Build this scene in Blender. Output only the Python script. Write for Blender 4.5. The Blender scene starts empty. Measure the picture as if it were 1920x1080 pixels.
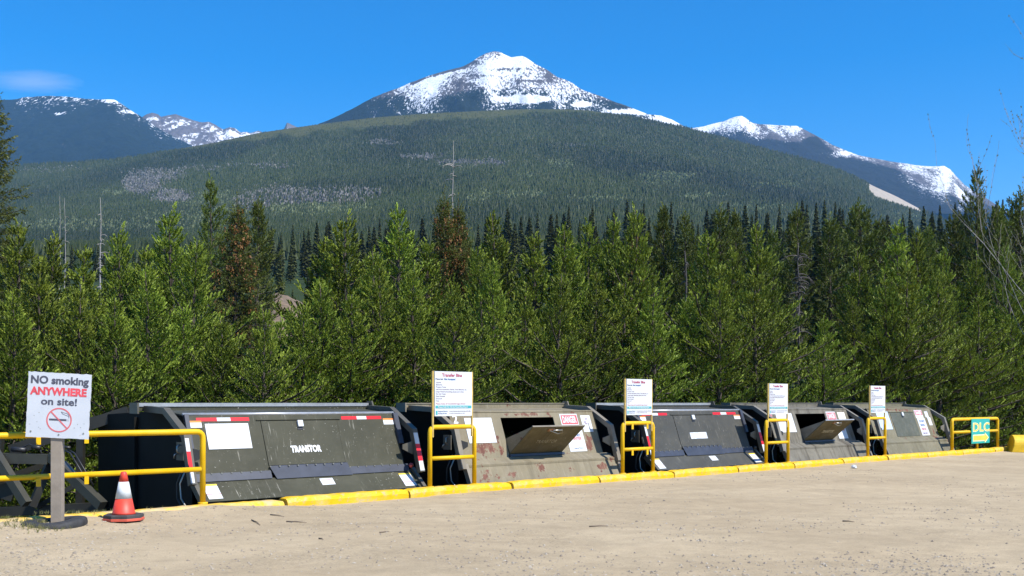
import bpy, bmesh, math, random
import numpy as np
from mathutils import Vector, Matrix

# ------------------------------------------------------------------ camera, world, sun, exposure
scene = bpy.context.scene
C = scene.collection
F = 2000.0            # focal length in photo pixels (1920 wide)
HZ = 755.0            # horizon row
EYE = 1.6
cam_data = bpy.data.cameras.new("camera")
cam = bpy.data.objects.new("camera", cam_data)
C.objects.link(cam)
cam.location = (0, 0, EYE)
cam.rotation_euler = (math.radians(90), 0, 0)
cam_data.sensor_width = 36
cam_data.lens = F / 1920 * 36
cam_data.shift_y = (HZ - 540) / 1920
cam_data.clip_start = 0.1
cam_data.clip_end = 60000
scene.camera = cam

SUN_AZ, SUN_EL = math.radians(56), math.radians(51)   # to the right of straight behind the camera
world = bpy.data.worlds.new("World")
scene.world = world
world.use_nodes = True
wn = world.node_tree
bg = wn.nodes["Background"]
sky = wn.nodes.new("ShaderNodeTexSky")
sky.sky_type = 'NISHITA'
sky.sun_disc = False
sky.sun_elevation = SUN_EL
sky.sun_rotation = math.pi - SUN_AZ
sky.altitude = 800
sky.air_density = 1.0
sky.dust_density = 0.15
sky.ozone_density = 3.0
hs = wn.nodes.new("ShaderNodeHueSaturation")
hs.inputs["Hue"].default_value = 0.504
hs.inputs["Saturation"].default_value = 1.5
hs.inputs["Value"].default_value = 1.3
wn.links.new(sky.outputs[0], hs.inputs["Color"])
wn.links.new(hs.outputs[0], bg.inputs[0])
bg.inputs[1].default_value = 0.10

sun_data = bpy.data.lights.new("sun", 'SUN')
sun_data.energy = 4.6
sun_data.angle = math.radians(0.5)
sun_data.color = (1.0, 0.955, 0.88)
sun = bpy.data.objects.new("sun", sun_data)
C.objects.link(sun)
to_sun = Vector((math.sin(SUN_AZ) * math.cos(SUN_EL), -math.cos(SUN_AZ) * math.cos(SUN_EL), math.sin(SUN_EL)))
sun.rotation_euler = to_sun.to_track_quat('Z', 'Y').to_euler()
sun.location = (30, -30, 60)

vs = scene.view_settings
vs.view_transform = 'Standard'
vs.look = 'None'
vs.gamma = 1
vs.exposure = 0.65
scene.cycles.max_bounces = 6
scene.cycles.diffuse_bounces = 2
scene.cycles.glossy_bounces = 2
scene.cycles.transmission_bounces = 3
scene.cycles.transparent_max_bounces = 6
scene.cycles.volume_bounces = 2
scene.cycles.volume_step_rate = 1.0
scene.cycles.use_denoising = True

# ------------------------------------------------------------------ helpers
R = random.Random(7)
def at(x, y, Y):
    return ((x - 960) / F * Y, Y, EYE + (HZ - y) / F * Y)

D = Vector((0.725, 0.689, 0)).normalized()     # along the kerb
N = Vector((-0.689, 0.725, 0)).normalized()    # away from the lot
P0 = Vector((-4.65, 16.04, 0))
ANG = math.atan2(D.y, D.x)
def W(s, t, z=0.0):
    p = P0 + D * s + N * t
    return (p.x, p.y, z)
def s_of(x):                                    # photo column -> distance along the kerb line
    u = (x - 960) / F
    return (16.04 * u + 4.65) / (0.725 - 0.689 * u)

def tag(o, label=None, cat=None, group=None, kind=None):
    if label: o["label"] = label
    if cat: o["category"] = cat
    if group: o["group"] = group
    if kind: o["kind"] = kind
    return o
def empty(name, loc, rz=0.0, label=None, cat=None, group=None):
    o = bpy.data.objects.new(name, None)
    C.objects.link(o)
    o.location = loc
    o.rotation_euler = (0, 0, rz)
    o.empty_display_size = 0.2
    return tag(o, label, cat, group)
def copy_tree(o, parent=None):
    c = o.copy()
    C.objects.link(c)
    if parent: c.parent = parent
    for ch in list(o.children):
        copy_tree(ch, c)
    return c

def link_mesh(name, verts, faces, mat, parent=None, smooth=False):
    me = bpy.data.meshes.new(name)
    me.from_pydata([tuple(v) for v in verts], [], faces)
    me.update()
    if mat: me.materials.append(mat)
    if smooth:
        me.polygons.foreach_set("use_smooth", [True] * len(me.polygons))
    o = bpy.data.objects.new(name, me)
    C.objects.link(o)
    if parent: o.parent = parent
    return o
def np_mesh(name, V, Fc, mat, parent=None, smooth=False, attrs=None):
    """V (n,3) floats, Fc (m,k) ints -> object; attrs {name: per-vertex floats}"""
    V = np.asarray(V, dtype=np.float32); Fc = np.asarray(Fc, dtype=np.int32)
    me = bpy.data.meshes.new(name)
    n, m, k = len(V), len(Fc), Fc.shape[1]
    me.vertices.add(n); me.vertices.foreach_set("co", V.ravel())
    me.loops.add(m * k); me.loops.foreach_set("vertex_index", Fc.ravel())
    me.polygons.add(m)
    me.polygons.foreach_set("loop_start", np.arange(0, m * k, k, dtype=np.int32))
    me.polygons.foreach_set("loop_total", np.full(m, k, dtype=np.int32))
    me.polygons.foreach_set("use_smooth", np.full(m, smooth, dtype=bool))
    for an, av in (attrs or {}).items():
        a = me.attributes.new(an, 'FLOAT', 'POINT')
        a.data.foreach_set("value", np.asarray(av, dtype=np.float32))
    me.update(calc_edges=True)
    me.validate()
    if mat: me.materials.append(mat)
    o = bpy.data.objects.new(name, me)
    C.objects.link(o)
    if parent: o.parent = parent
    return o

class MB:
    def __init__(self): self.v = []; self.f = []
    def add(self, vs, fs):
        b = len(self.v); self.v += [tuple(p) for p in vs]; self.f += [tuple(i + b for i in f) for f in fs]
    def hexa(self, p):      # 8 points: bottom 4 (ccw), top 4
        self.add(p, [(3, 2, 1, 0), (4, 5, 6, 7), (0, 1, 5, 4), (1, 2, 6, 5), (2, 3, 7, 6), (3, 0, 4, 7)])
        return self
    def box(self, x0, x1, y0, y1, z0, z1):
        return self.hexa([(x0, y0, z0), (x1, y0, z0), (x1, y1, z0), (x0, y1, z0), (x0, y0, z1), (x1, y0, z1), (x1, y1, z1), (x0, y1, z1)])
    def prism(self, poly, x0, x1):       # poly of (y, z) extruded in x
        n = len(poly)
        vs = [(x0, y, z) for y, z in poly] + [(x1, y, z) for y, z in poly]
        fs = [tuple(range(n)), tuple(range(2 * n - 1, n - 1, -1))]
        fs += [(i, i + n, (i + 1) % n + n, (i + 1) % n) for i in range(n)]
        self.add(vs, fs); return self
    def tube(self, pts, r, n=8, cap=True):
        pts = [Vector(p) for p in pts]
        rs = r if isinstance(r, (list, tuple)) else [r] * len(pts)
        up = None; vs = []; fs = []
        for i, p in enumerate(pts):
            d = (pts[min(i + 1, len(pts) - 1)] - pts[max(i - 1, 0)]).normalized()
            if up is None:
                up = Vector((0, 0, 1)) if abs(d.z) < .9 else Vector((1, 0, 0))
            a = d.cross(up)
            if a.length < 1e-5: a = d.orthogonal()
            a.normalize(); b = a.cross(d).normalized(); up = b
            for k in range(n):
                w = 2 * math.pi * k / n
                vs.append(p + (a * math.cos(w) + b * math.sin(w)) * rs[i])
        for i in range(len(pts) - 1):
            for k in range(n):
                fs.append((i * n + k, i * n + (k + 1) % n, (i + 1) * n + (k + 1) % n, (i + 1) * n + k))
        if cap:
            fs.append(tuple(range(n - 1, -1, -1))); fs.append(tuple(range((len(pts) - 1) * n, len(pts) * n)))
        self.add(vs, fs); return self
    def lathe(self, prof, cx=0, cy=0, n=24):     # prof of (r, z)
        vs = []; fs = []
        for r, z in prof:
            for k in range(n):
                w = 2 * math.pi * k / n; vs.append((cx + r * math.cos(w), cy + r * math.sin(w), z))
        for i in range(len(prof) - 1):
            for k in range(n):
                fs.append((i * n + k, i * n + (k + 1) % n, (i + 1) * n + (k + 1) % n, (i + 1) * n + k))
        fs.append(tuple(range(n - 1, -1, -1))); fs.append(tuple(range((len(prof) - 1) * n, len(prof) * n)))
        self.add(vs, fs); return self
    def build(self, name, mat, parent=None, smooth=False, bevel=0.0):
        o = link_mesh(name, self.v, self.f, mat, parent, smooth)
        if bevel:
            m = o.modifiers.new("bevel", 'BEVEL'); m.width = bevel; m.segments = 2; m.limit_method = 'ANGLE'; m.angle_limit = math.radians(40)
        return o

def round_path(pts, rad, k=5):
    pts = [Vector(p) for p in pts]; out = [pts[0]]
    for i in range(1, len(pts) - 1):
        a = (pts[i - 1] - pts[i]).normalized(); b = (pts[i + 1] - pts[i]).normalized()
        p, q = pts[i] + a * rad, pts[i] + b * rad
        for j in range(k + 1):
            t = j / k
            out.append(p * (1 - t) ** 2 + pts[i] * 2 * t * (1 - t) + q * t ** 2)
    out.append(pts[-1]); return out

def lettering(body, mat, parent, M, width=None, size=0.1, bold=0.0, name="lettering", depth=0.0015, align='LEFT', maxw=None):
    cu = bpy.data.curves.new("text", 'FONT')
    cu.body = body; cu.size = size; cu.offset = bold; cu.extrude = depth; cu.align_x = align; cu.resolution_u = 3
    o = bpy.data.objects.new("text", cu); C.objects.link(o)
    dg = bpy.context.evaluated_depsgraph_get()
    me = bpy.data.meshes.new_from_object(o.evaluated_get(dg))
    bpy.data.objects.remove(o); bpy.data.curves.remove(cu)
    xs = [v.co.x for v in me.vertices]
    if xs and width:
        w = max(xs) - min(xs); k = width / w
        for v in me.vertices: v.co.x *= k
    me.transform(M)
    me.materials.clear(); me.materials.append(mat)
    me.name = name
    t = bpy.data.objects.new(name, me); C.objects.link(t); t.parent = parent
    return t

# ---- numpy noise
def vnoise(x, y, seed=0):
    xi = np.floor(x).astype(np.int64); yi = np.floor(y).astype(np.int64)
    xf = x - xi; yf = y - yi
    u = xf * xf * (3 - 2 * xf); v = yf * yf * (3 - 2 * yf)
    def h(a, b):
        n = (a * 374761393 + b * 668265263 + seed * 974634777) & 0xffffffff
        n = ((n ^ (n >> 13)) * 1274126177) & 0xffffffff
        return ((n ^ (n >> 16)) & 0xffff) / 65535.0
    return (h(xi, yi) * (1 - u) + h(xi + 1, yi) * u) * (1 - v) + (h(xi, yi + 1) * (1 - u) + h(xi + 1, yi + 1) * u) * v
def fbm(x, y, seed=0, oct=5, gain=.5):
    s = 0; a = 1; t = 0
    for i in range(oct):
        s = s + a * vnoise(x * 2 ** i, y * 2 ** i, seed + i * 17); t += a; a *= gain
    return s / t * 2 - 1
def ridged(x, y, seed=0, oct=5):
    s = 0; a = 1; t = 0
    for i in range(oct):
        s = s + a * (1 - np.abs(vnoise(x * 2 ** i, y * 2 ** i, seed + i * 31) * 2 - 1)); t += a; a *= .5
    return s / t

# ------------------------------------------------------------------ materials
class NT:
    def __init__(self, name):
        self.m = bpy.data.materials.new(name); self.m.use_nodes = True
        self.t = self.m.node_tree; self.p = self.t.nodes["Principled BSDF"]
    def n(self, typ, **kw):
        nd = self.t.nodes.new(typ)
        for k, v in kw.items():
            if k in nd.inputs: nd.inputs[k].default_value = v
            else: setattr(nd, k, v)
        return nd
    def l(self, a, b): self.t.links.new(a, b)
    def coord(self, kind="Object"): return self.n("ShaderNodeTexCoord").outputs[kind]
    def noise(self, scale, detail=4, rough=.55, vec=None, dist=0.0):
        nd = self.n("ShaderNodeTexNoise"); nd.inputs["Scale"].default_value = scale; nd.inputs["Detail"].default_value = detail
        nd.inputs["Roughness"].default_value = rough; nd.inputs["Distortion"].default_value = dist
        self.l(vec if vec is not None else self.coord(), nd.inputs["Vector"]); return nd.outputs["Fac"]
    def ramp(self, fac, stops, interp='LINEAR'):
        r = self.n("ShaderNodeValToRGB"); r.color_ramp.interpolation = interp
        e = r.color_ramp.elements
        while len(e) < len(stops): e.new(.5)
        for i, (p, c) in enumerate(stops):
            e[i].position = p; e[i].color = (c, c, c, 1) if isinstance(c, (int, float)) else (*c, 1)
        self.l(fac, r.inputs[0]); return r.outputs[0]
    def mix(self, fac, a, b, blend='MIX'):
        x = self.n("ShaderNodeMix"); x.data_type = 'RGBA'; x.blend_type = blend
        for v, i in ((fac, 0), (a, 6), (b, 7)):
            if isinstance(v, (int, float)): x.inputs[i].default_value = v
            elif isinstance(v, tuple): x.inputs[i].default_value = (*v, 1)
            else: self.l(v, x.inputs[i])
        return x.outputs[2]
    def math(self, op, a, b=0.0, c=0.0):
        x = self.n("ShaderNodeMath"); x.operation = op
        for i, v in enumerate((a, b, c)):
            if isinstance(v, (int, float)): x.inputs[i].default_value = v
            else: self.l(v, x.inputs[i])
        return x.outputs[0]
    def attr(self, name):
        a = self.n("ShaderNodeAttribute"); a.attribute_name = name; return a.outputs["Fac"]
    def bump(self, h, strength=.3, dist=.02):
        b = self.n("ShaderNodeBump"); b.inputs["Strength"].default_value = strength; b.inputs["Distance"].default_value = dist
        self.l(h, b.inputs["Height"]); self.l(b.outputs[0], self.p.inputs["Normal"])
    def color(self, c):
        if isinstance(c, tuple): self.p.inputs["Base Color"].default_value = (*c, 1)
        else: self.l(c, self.p.inputs["Base Color"])
    def rough(self, r):
        if isinstance(r, (int, float)): self.p.inputs["Roughness"].default_value = r
        else: self.l(r, self.p.inputs["Roughness"])

def plain(name, col, rough=.6, metal=0.0, var=.12, scale=6.0, spec=.5):
    m = NT(name)
    f = m.noise(scale, 5)
    lo = tuple(c * (1 - var) for c in col); hi = tuple(min(1, c * (1 + var)) for c in col)
    m.color(m.ramp(f, [(.3, lo), (.7, hi)])); m.rough(rough)
    m.p.inputs["Metallic"].default_value = metal
    m.p.inputs["Specular IOR Level"].default_value = spec
    return m.m

def bin_paint(name, col, dust=.2, rust=0.0, scratch=.4, rough=.42, stain=0.0, seed=0.0, zones=()):
    """painted steel with dust, vertical scratches, chips and rust patches of their own"""
    m = NT(name)
    co = m.coord()
    mp = m.n("ShaderNodeMapping"); mp.inputs["Location"].default_value = (seed, seed * .7, seed * .3); m.l(co, mp.inputs[0]); co = mp.outputs[0]
    base = m.ramp(m.noise(1.3, 5, .6, co), [(.3, tuple(c * .86 for c in col)), (.7, tuple(c * 1.16 for c in col))])
    dustc = (.33, .30, .24)
    dm = m.ramp(m.noise(3.2, 8, .7, co), [(.48, 0.0), (.75, dust)])
    c = m.mix(dm, base, dustc)
    # streaks running down the panel
    st = m.n("ShaderNodeMapping"); st.inputs["Scale"].default_value = (26, 1.6, 1.6); m.l(co, st.inputs[0])
    sm = m.ramp(m.noise(1.6, 3, .6, st.outputs[0]), [(.62, 0.0), (.70, scratch * 1.4)])
    sm2 = m.ramp(m.noise(2.3, 3, .5, co), [(.5, 0.0), (.65, 1.0)])
    c = m.mix(m.math('MULTIPLY', sm, sm2), c, (.42, .40, .34))
    chips = m.ramp(m.noise(30, 3, .6, co), [(.67, 0.0), (.70, min(1, scratch * 1.6))])
    chips = m.math('MULTIPLY', chips, m.ramp(m.noise(1.7, 4, .6, co), [(.42, 0.0), (.6, 1.0)]))
    c = m.mix(chips, c, (.45, .43, .38))
    if stain:
        s2 = m.n("ShaderNodeMapping"); s2.inputs["Scale"].default_value = (5, .5, .5); m.l(co, s2.inputs[0])
        c = m.mix(m.ramp(m.noise(1.2, 5, .65, s2.outputs[0]), [(.5, 0.0), (.68, stain)]), c, (.035, .026, .018))
    if zones:
        raw = m.coord(); tot = None
        for zx, zz, rx, rz in zones:
            q = m.n("ShaderNodeMapping"); q.vector_type = 'POINT'
            q.inputs["Scale"].default_value = (1 / rx, 0, 1 / rz); q.inputs["Location"].default_value = (-zx / rx, 0, -zz / rz)
            m.l(raw, q.inputs[0]); ln = m.n("ShaderNodeVectorMath"); ln.operation = 'LENGTH'; m.l(q.outputs[0], ln.inputs[0])
            w = m.math('MAXIMUM', m.math('SUBTRACT', 1.25, ln.outputs["Value"]), 0.0)
            tot = w if tot is None else m.math('MAXIMUM', tot, w)
        rz_ = m.math('ADD', m.math('MULTIPLY', tot, .30), m.math('MULTIPLY_ADD', m.noise(4.2, 8, .68, co), 1.7, -.36))
        c = m.mix(m.ramp(rz_, [(.72, 0.0), (.735, .95)]), c, m.ramp(m.noise(9, 4, .6, co), [(.35, (.115, .045, .034)), (.7, (.19, .085, .062))]))
        # pale water runs below the rust
        c = m.mix(m.ramp(m.math('ADD', m.math('MULTIPLY', tot, .10), m.noise(1.1, 4, .6, st.outputs[0])), [(.60, 0.0), (.72, .35)]), c, (.33, .27, .19))
    if rust:
        rm = m.ramp(m.noise(1.5, 9, .70, co, .2), [(.60 - .1 * rust, 0.0), (.612 - .1 * rust, .92)])
        rc = m.ramp(m.noise(9, 4, .6, co), [(.35, (.135, .050, .036)), (.7, (.21, .085, .06))])
        c = m.mix(rm, c, rc)
    m.color(c)
    m.rough(m.ramp(m.noise(7, 4, .6, co), [(.3, rough - .08), (.7, rough + .2)])); m.p.inputs["Specular IOR Level"].default_value = .16
    m.bump(m.noise(2.2, 3, .5, co), .25, .01)
    return m.m

M_OLIVE = bin_paint("olive_paint", (.056, .055, .037), .07, 0, .5, .45, seed=3.1)
M_SLATE = bin_paint("slate_paint", (.062, .061, .053), .07, 0, .45, .42, seed=8.4)
M_KHAKI = bin_paint("khaki_rusty_paint", (.205, .176, .118), .3, 0, .45, .6, .25, seed=1.7, zones=((.95, .70, .50, .20), (3.95, .74, .20, .24), (.62, .27, .22, .16), (1.15, .18, .22, .08), (2.05, .25, .18, .16), (2.95, .24, .16, .12), (3.95, .22, .15, .12), (2.3, 1.36, .9, .05), (3.62, 1.36, .10, .08)))
M_GREYED = bin_paint("weathered_paint", (.155, .143, .115), .35, .0, .3, .62, .75, seed=5.2)
M_MOSS = bin_paint("old_khaki_paint", (.165, .150, .100), .3, 0, .4, .6, .3, seed=11.3, zones=((4.0, .75, .12, .45), (2.3, 1.37, 1.5, .05), (3.9, .5, .3, .08)))
M_DOOR5 = bin_paint("greygreen_paint", (.090, .096, .076), .25, 0, .3, .5, .25, seed=2.6)
M_DOORB = bin_paint("door_ground_reflection", (.105, .085, .045), .2, 0, .5, .5, .4, seed=6.6)  # open leaves: dimness and brown ground reflection put into the colour
M_BODY = plain("shaded_olive_steel", (.009, .009, .008), .7, 0, .25, 2.0, .15)  # near-black, with the shade of the sunless bin sides in the colour
M_FRAME = plain("olive_frame_steel", (.085, .078, .060), .45, 0, .2, 4.0)
M_RUBBER = plain("blue_black_rubber", (.040, .045, .062), .45, 0, .2, 5.0)
M_LIP = plain("pale_lit_edge", (.34, .35, .37), .35, .3, .15, 8.0)  # pale blue-grey: light caught by the bin's upper edges, put into colour
M_BLACK = plain("black_plastic", (.02, .02, .022), .45)
M_STEEL = plain("bare_steel", (.36, .35, .32), .35, .8, .15)
M_WHITE = plain("white_board", (.58, .60, .62), .45, 0, .02, 3.0)
M_REDT = plain("red_reflector", (.62, .015, .02), .35, 0, .06)
M_WHT = plain("white_reflector", (.58, .61, .64), .35, 0, .05)
M_ORANGE = plain("orange_print", (.80, .22, .03), .5)
M_YELD = plain("yellow_print", (.78, .55, .06), .5)
M_REDPR = plain("faded_red_print", (.52, .08, .09), .55)
M_PINK = plain("faded_pink_print", (.46, .17, .20), .55)
M_PURP = plain("purple_print", (.36, .05, .11), .55)
M_NAVY = plain("navy_print", (.05, .06, .13), .55)
M_BLUEPR = plain("blue_print", (.07, .14, .32), .55)
M_GREYPR = plain("grey_print", (.25, .20, .28), .55)
M_TEAL = plain("teal_print", (.05, .33, .36), .5)
M_TEALB = plain("teal_board", (.008, .345, .315), .45, 0, .05)
M_AMBER = plain("amber_print", (.85, .50, .06), .5)
M_CREAM = plain("cream_print", (.78, .72, .42), .5)
M_LETTER = plain("white_letter", (.76, .77, .78), .5)
M_FADEDL = plain("faded_letter", (.42, .37, .26), .6)
M_BLUEBOARD = plain("pale_blue_notice", (.45, .55, .70), .5, 0, .1)

def yellow_mat(name, worn=.0, wet=.35):
    m = NT(name)
    c = m.ramp(m.noise(5, 5), [(.3, (.64, .375, .002)), (.7, (.74, .455, .005))]); m.p.inputs["Specular IOR Level"].default_value = .3
    c = m.mix(m.ramp(m.noise(16, 6, .75), [(.665, 0.0), (.69, .8)]), c, (.16, .085, .03))
    c = m.mix(m.ramp(m.noise(2.5, 6, .7), [(.5, 0.0), (.75, .35)]), c, (.50, .36, .08))
    if worn:
        c = m.mix(m.ramp(m.noise(9, 8, .7), [(.55, 0.0), (.62, worn)]), c, (.40, .33, .20))
        c = m.mix(m.ramp(m.noise(2.2, 6, .7), [(.52, 0.0), (.72, .55)]), c, (.55, .43, .20))
    m.color(c); m.rough(wet)
    if worn: m.bump(m.noise(24, 6, .7), .5, .012)
    return m.m
M_YELLOW = yellow_mat("yellow_pipe_paint", 0, .5)
M_KERB = yellow_mat("worn_yellow_concrete", .9, .7)
M_KERBD = (lambda m: (m.color(m.mix(m.ramp(m.noise(4, 7, .7), [(.42, 0.0), (.6, .8)]), (.72, .43, .02), (.46, .38, .25))), m.rough(.8), m.bump(m.noise(20, 6, .7), .5, .012), m.m)[-1])(NT("dusty_yellow_concrete"))
M_BARR = plain("yellow_concrete", (.70, .44, .01), .6, 0, .15)
M_BARRP = plain("thin_timber_upright", (.52, .36, .10), .6, 0, .3)

def ground_mat():
    m = NT("sandy_gravel")
    co = m.coord()
    big = m.ramp(m.noise(.22, 6, .6, co), [(.3, (.385, .300, .190)), (.7, (.490, .392, .256))])
    mp = m.n("ShaderNodeMapping"); mp.inputs["Scale"].default_value = (.7, 1.25, 1); mp.inputs["Rotation"].default_value = (0, 0, -.25); m.l(co, mp.inputs[0])
    tracks = m.ramp(m.noise(.55, 8, .68, mp.outputs[0], 1.2), [(.38, .91), (.60, 1.03)])
    c = m.mix(1.0, big, tracks, 'MULTIPLY')
    mid = m.ramp(m.noise(3.0, 8, .7, co), [(.3, .86), (.7, 1.08)])
    c = m.mix(1.0, c, mid, 'MULTIPLY')
    fine = m.ramp(m.noise(55, 6, .75, co), [(.3, .72), (.68, 1.18)])
    c = m.mix(.8, c, fine, 'MULTIPLY')
    v = m.n("ShaderNodeTexVoronoi"); v.inputs["Scale"].default_value = 30; m.l(co, v.inputs["Vector"])
    sp = m.ramp(v.outputs["Distance"], [(.10, 1.0), (.17, 0.0)])
    spm = m.math('MULTIPLY', sp, m.ramp(m.noise(1.4, 5, .6, co), [(.45, 0.0), (.65, .85)]))
    c = m.mix(spm, c, m.ramp(v.outputs["Color"], [(.3, (.16, .135, .11)), (.7, (.50, .45, .40))]))
    cz = m.ramp(m.noise(.35, 6, .6, co, .6), [(.50, 0.0), (.62, .85)])
    c = m.mix(cz, c, m.mix(1.0, c, m.ramp(m.noise(24, 5, .8, co), [(.32, .62), (.5, .95), (.7, 1.16)]), 'MULTIPLY'))
    m.color(c); m.rough(.95); m.p.inputs["Specular IOR Level"].default_value = .15
    h = m.math('ADD', m.noise(70, 6, .75, co), m.math('MULTIPLY', m.noise(6, 6, .6, co), 1.5))
    m.bump(h, .55, .02)
    return m.m
M_GROUND = ground_mat()
def floor_mat():
    m = NT("forest_floor_duff")
    m.color(m.ramp(m.noise(.8, 8, .7), [(.3, (.05, .042, .028)), (.55, (.11, .085, .055)), (.75, (.07, .085, .03))])); m.rough(.95)
    m.bump(m.noise(9, 6, .7), .6, .08)
    return m.m
M_FLOOR = floor_mat()

def foliage_mat(name, dark, light, trans=.35, hue=.02):
    m = NT(name)
    f = m.attr("tone")
    oi = m.n("ShaderNodeObjectInfo")
    f2 = m.math('ADD', m.math('MULTIPLY', f, .8), m.math('MULTIPLY', oi.outputs["Random"], .3))
    c = m.ramp(f2, [(0.05, dark), (.95, light)])
    h = m.n("ShaderNodeHueSaturation")
    m.l(m.math('ADD', .5 - hue, m.math('MULTIPLY', oi.outputs["Random"], 2 * hue)), h.inputs["Hue"])
    m.l(c, h.inputs["Color"])
    m.color(h.outputs[0]); m.rough(.55); m.p.inputs["Specular IOR Level"].default_value = .25
    tr = m.n("ShaderNodeBsdfTranslucent"); m.l(h.outputs[0], tr.inputs[0])
    mx = m.n("ShaderNodeMixShader"); mx.inputs[0].default_value = trans
    m.l(m.p.outputs[0], mx.inputs[1]); m.l(tr.outputs[0], mx.inputs[2])
    m.l(mx.outputs[0], m.t.nodes["Material Output"].inputs[0])
    return m.m
M_PINE = foliage_mat("pine_needles", (.014, .034, .005), (.300, .375, .043), .07, .012)
M_PINED = foliage_mat("older_pine_needles", (.015, .030, .006), (.185, .225, .038), .09, .015)
M_SPRUCE = foliage_mat("spruce_needles", (.045, .062, .014), (.165, .185, .036), .25, .01)
M_FAR = foliage_mat("distant_conifer_needles", (.024, .034, .010), (.095, .105, .028), .15, .02)
M_CONE = foliage_mat("red_brown_cones", (.140, .066, .020), (.290, .145, .048), .1, .0)
M_BUD = foliage_mat("spring_buds", (.12, .13, .04), (.26, .25, .08), .35, .0)
M_BARK = plain("pine_bark", (.062, .048, .037), .9, 0, .4, 9.0)
M_DEAD = plain("bleached_dead_wood", (.28, .262, .25), .85, 0, .25, 5.0)
M_DEADT = plain("grey_dead_twigs", (.085, .076, .070), .9, 0, .3, 5.0)
M_POST = (lambda m: (m.color(m.ramp(m.noise(3, 7, .7), [(.3, (.20, .165, .13)), (.7, (.33, .28, .225))])), m.rough(.85), m.m)[-1])(NT("weathered_timber"))

# ------------------------------------------------------------------ ground: lot and forest floor
def spaced(a, b, fine0, fine1, step_f, step_c):
    xs = []; x = a
    while x < b:
        xs.append(x); x += step_f if fine0 <= x <= fine1 else step_c
    xs.append(b); return np.array(xs)
def grid_faces(nr, nc):
    i = np.arange(nr - 1)[:, None] * nc + np.arange(nc - 1)[None, :]
    i = i.ravel(); return np.stack([i, i + 1, i + nc + 1, i + nc], 1)
def lot_height(s, t):
    z = .030 * fbm(s * .35, t * .35, 3, 4) + .010 * fbm(s * 1.7, t * 1.7, 9, 4)
    bury = np.clip((1.9 - s) / 1.6, 0, 1)
    z = z * np.clip(-t / 1.0, .15, 1) + .085 * bury * np.exp(-((t + .1) / 1.1) ** 2) * (1 + .35 * fbm(s * 2.1, t * 0 + 2, 5, 3))
    spill = np.clip(fbm(s * .55, t * 0 + 4, 21, 3), 0, 1) * .05 * np.exp(-((t + .15) / .35) ** 2)
    return z + spill - .05
S_ = spaced(-70, 110, -8, 34, .11, 2.5); T_ = spaced(-70, -.2, -14, 0, .11, 1.5)
SS, TT = np.meshgrid(S_, T_)
ZZ = lot_height(SS, TT)
SS = np.vstack([SS, SS[-1:]]); TT = np.vstack([TT, TT[-1:] + .02]); ZZ = np.vstack([ZZ, ZZ[-1:] * 0 - 1.4])
PX = P0.x + D.x * SS + N.x * TT; PY = P0.y + D.y * SS + N.y * TT
lot = np_mesh("gravel_lot", np.stack([PX, PY, ZZ], -1).reshape(-1, 3), grid_faces(*SS.shape), M_GROUND, smooth=True)
tag(lot, "sandy gravel yard in front of the bins", kind="structure")

S_ = spaced(-90, 160, -12, 60, 1.0, 8); T_ = spaced(-.05, 150, 0, 30, .8, 6)
SS, TT = np.meshgrid(S_, T_)
ZZ = -1.25 + .12 * fbm(SS * .3, TT * .3, 12, 4) * np.clip(TT / 3, 0, 1) + .9 * np.clip((TT - 5) / 6, 0, 1) * np.clip((SS - 22) / 8, 0, 1)
PX = P0.x + D.x * SS + N.x * TT; PY = P0.y + D.y * SS + N.y * TT
ff = np_mesh("forest_floor", np.stack([PX, PY, ZZ], -1).reshape(-1, 3), grid_faces(*SS.shape), M_FLOOR, smooth=True)
tag(ff, "brown duff ground below the pines behind the bins", kind="structure")

# ------------------------------------------------------------------ hill and mountains
def prof(pts, x):
    p = np.array(pts, float); return np.interp(x, p[:, 0], p[:, 1])
HILL = [(-900, 345), (-300, 335), (-100, 325), (0, 315), (50, 309), (200, 300), (260, 293), (300, 285), (400, 268), (480, 250), (600, 233), (700, 221), (800, 213), (900, 208), (1000, 204), (1050, 204), (1100, 207), (1200, 221), (1300, 243), (1400, 270), (1500, 295), (1580, 320), (1640, 350), (1680, 368), (1725, 392), (1800, 425), (1950, 470), (2400, 560), (2900, 600)]
def hill_sigma(xp, Y):
    """height/distance of the hill surface in a direction (photo column) at distance Y; its crest stands at 3.2 km"""
    S = (HZ - prof(HILL, xp)) / F
    base = np.interp(Y, [60, 100, 200, 350, 600, 1000, 1600, 2400, 3200], [-.022, -.012, .030, .108, .134, .160, .200, .240, .275])
    k = np.clip((Y - 350) / 900, 0, 1)
    lim = np.minimum(base, base * (1 - k) + k * base * S / .275)
    return lim
def hill_z(xp, Y):
    z = EYE + hill_sigma(np.asarray(xp, float), np.minimum(Y, 3200)) * np.minimum(Y, 3200)
    X = (xp - 960) / F * Y
    z = z + 9 * fbm(X / 420, Y / 420, 2, 4) * np.clip((Y - 300) / 900, 0, 1) * np.clip((3300 - Y) / 900, .15, 1)
    return np.where(Y > 3200, z - (Y - 3200) * .35, z)
XP = np.linspace(-900, 2900, 420)
YY = np.concatenate([np.linspace(60, 400, 40), np.geomspace(410, 3200, 150), np.linspace(3260, 4600, 12)])
xg, yg = np.meshgrid(XP, YY)
zg = hill_z(xg, yg)
ypx = HZ - (zg - EYE) / yg * F
def blob(x, y, cx, cy, rx, ry): return np.clip(1.3 - np.sqrt(((x - cx) / rx) ** 2 + ((y - cy) / ry) ** 2), 0, 1)
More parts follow.
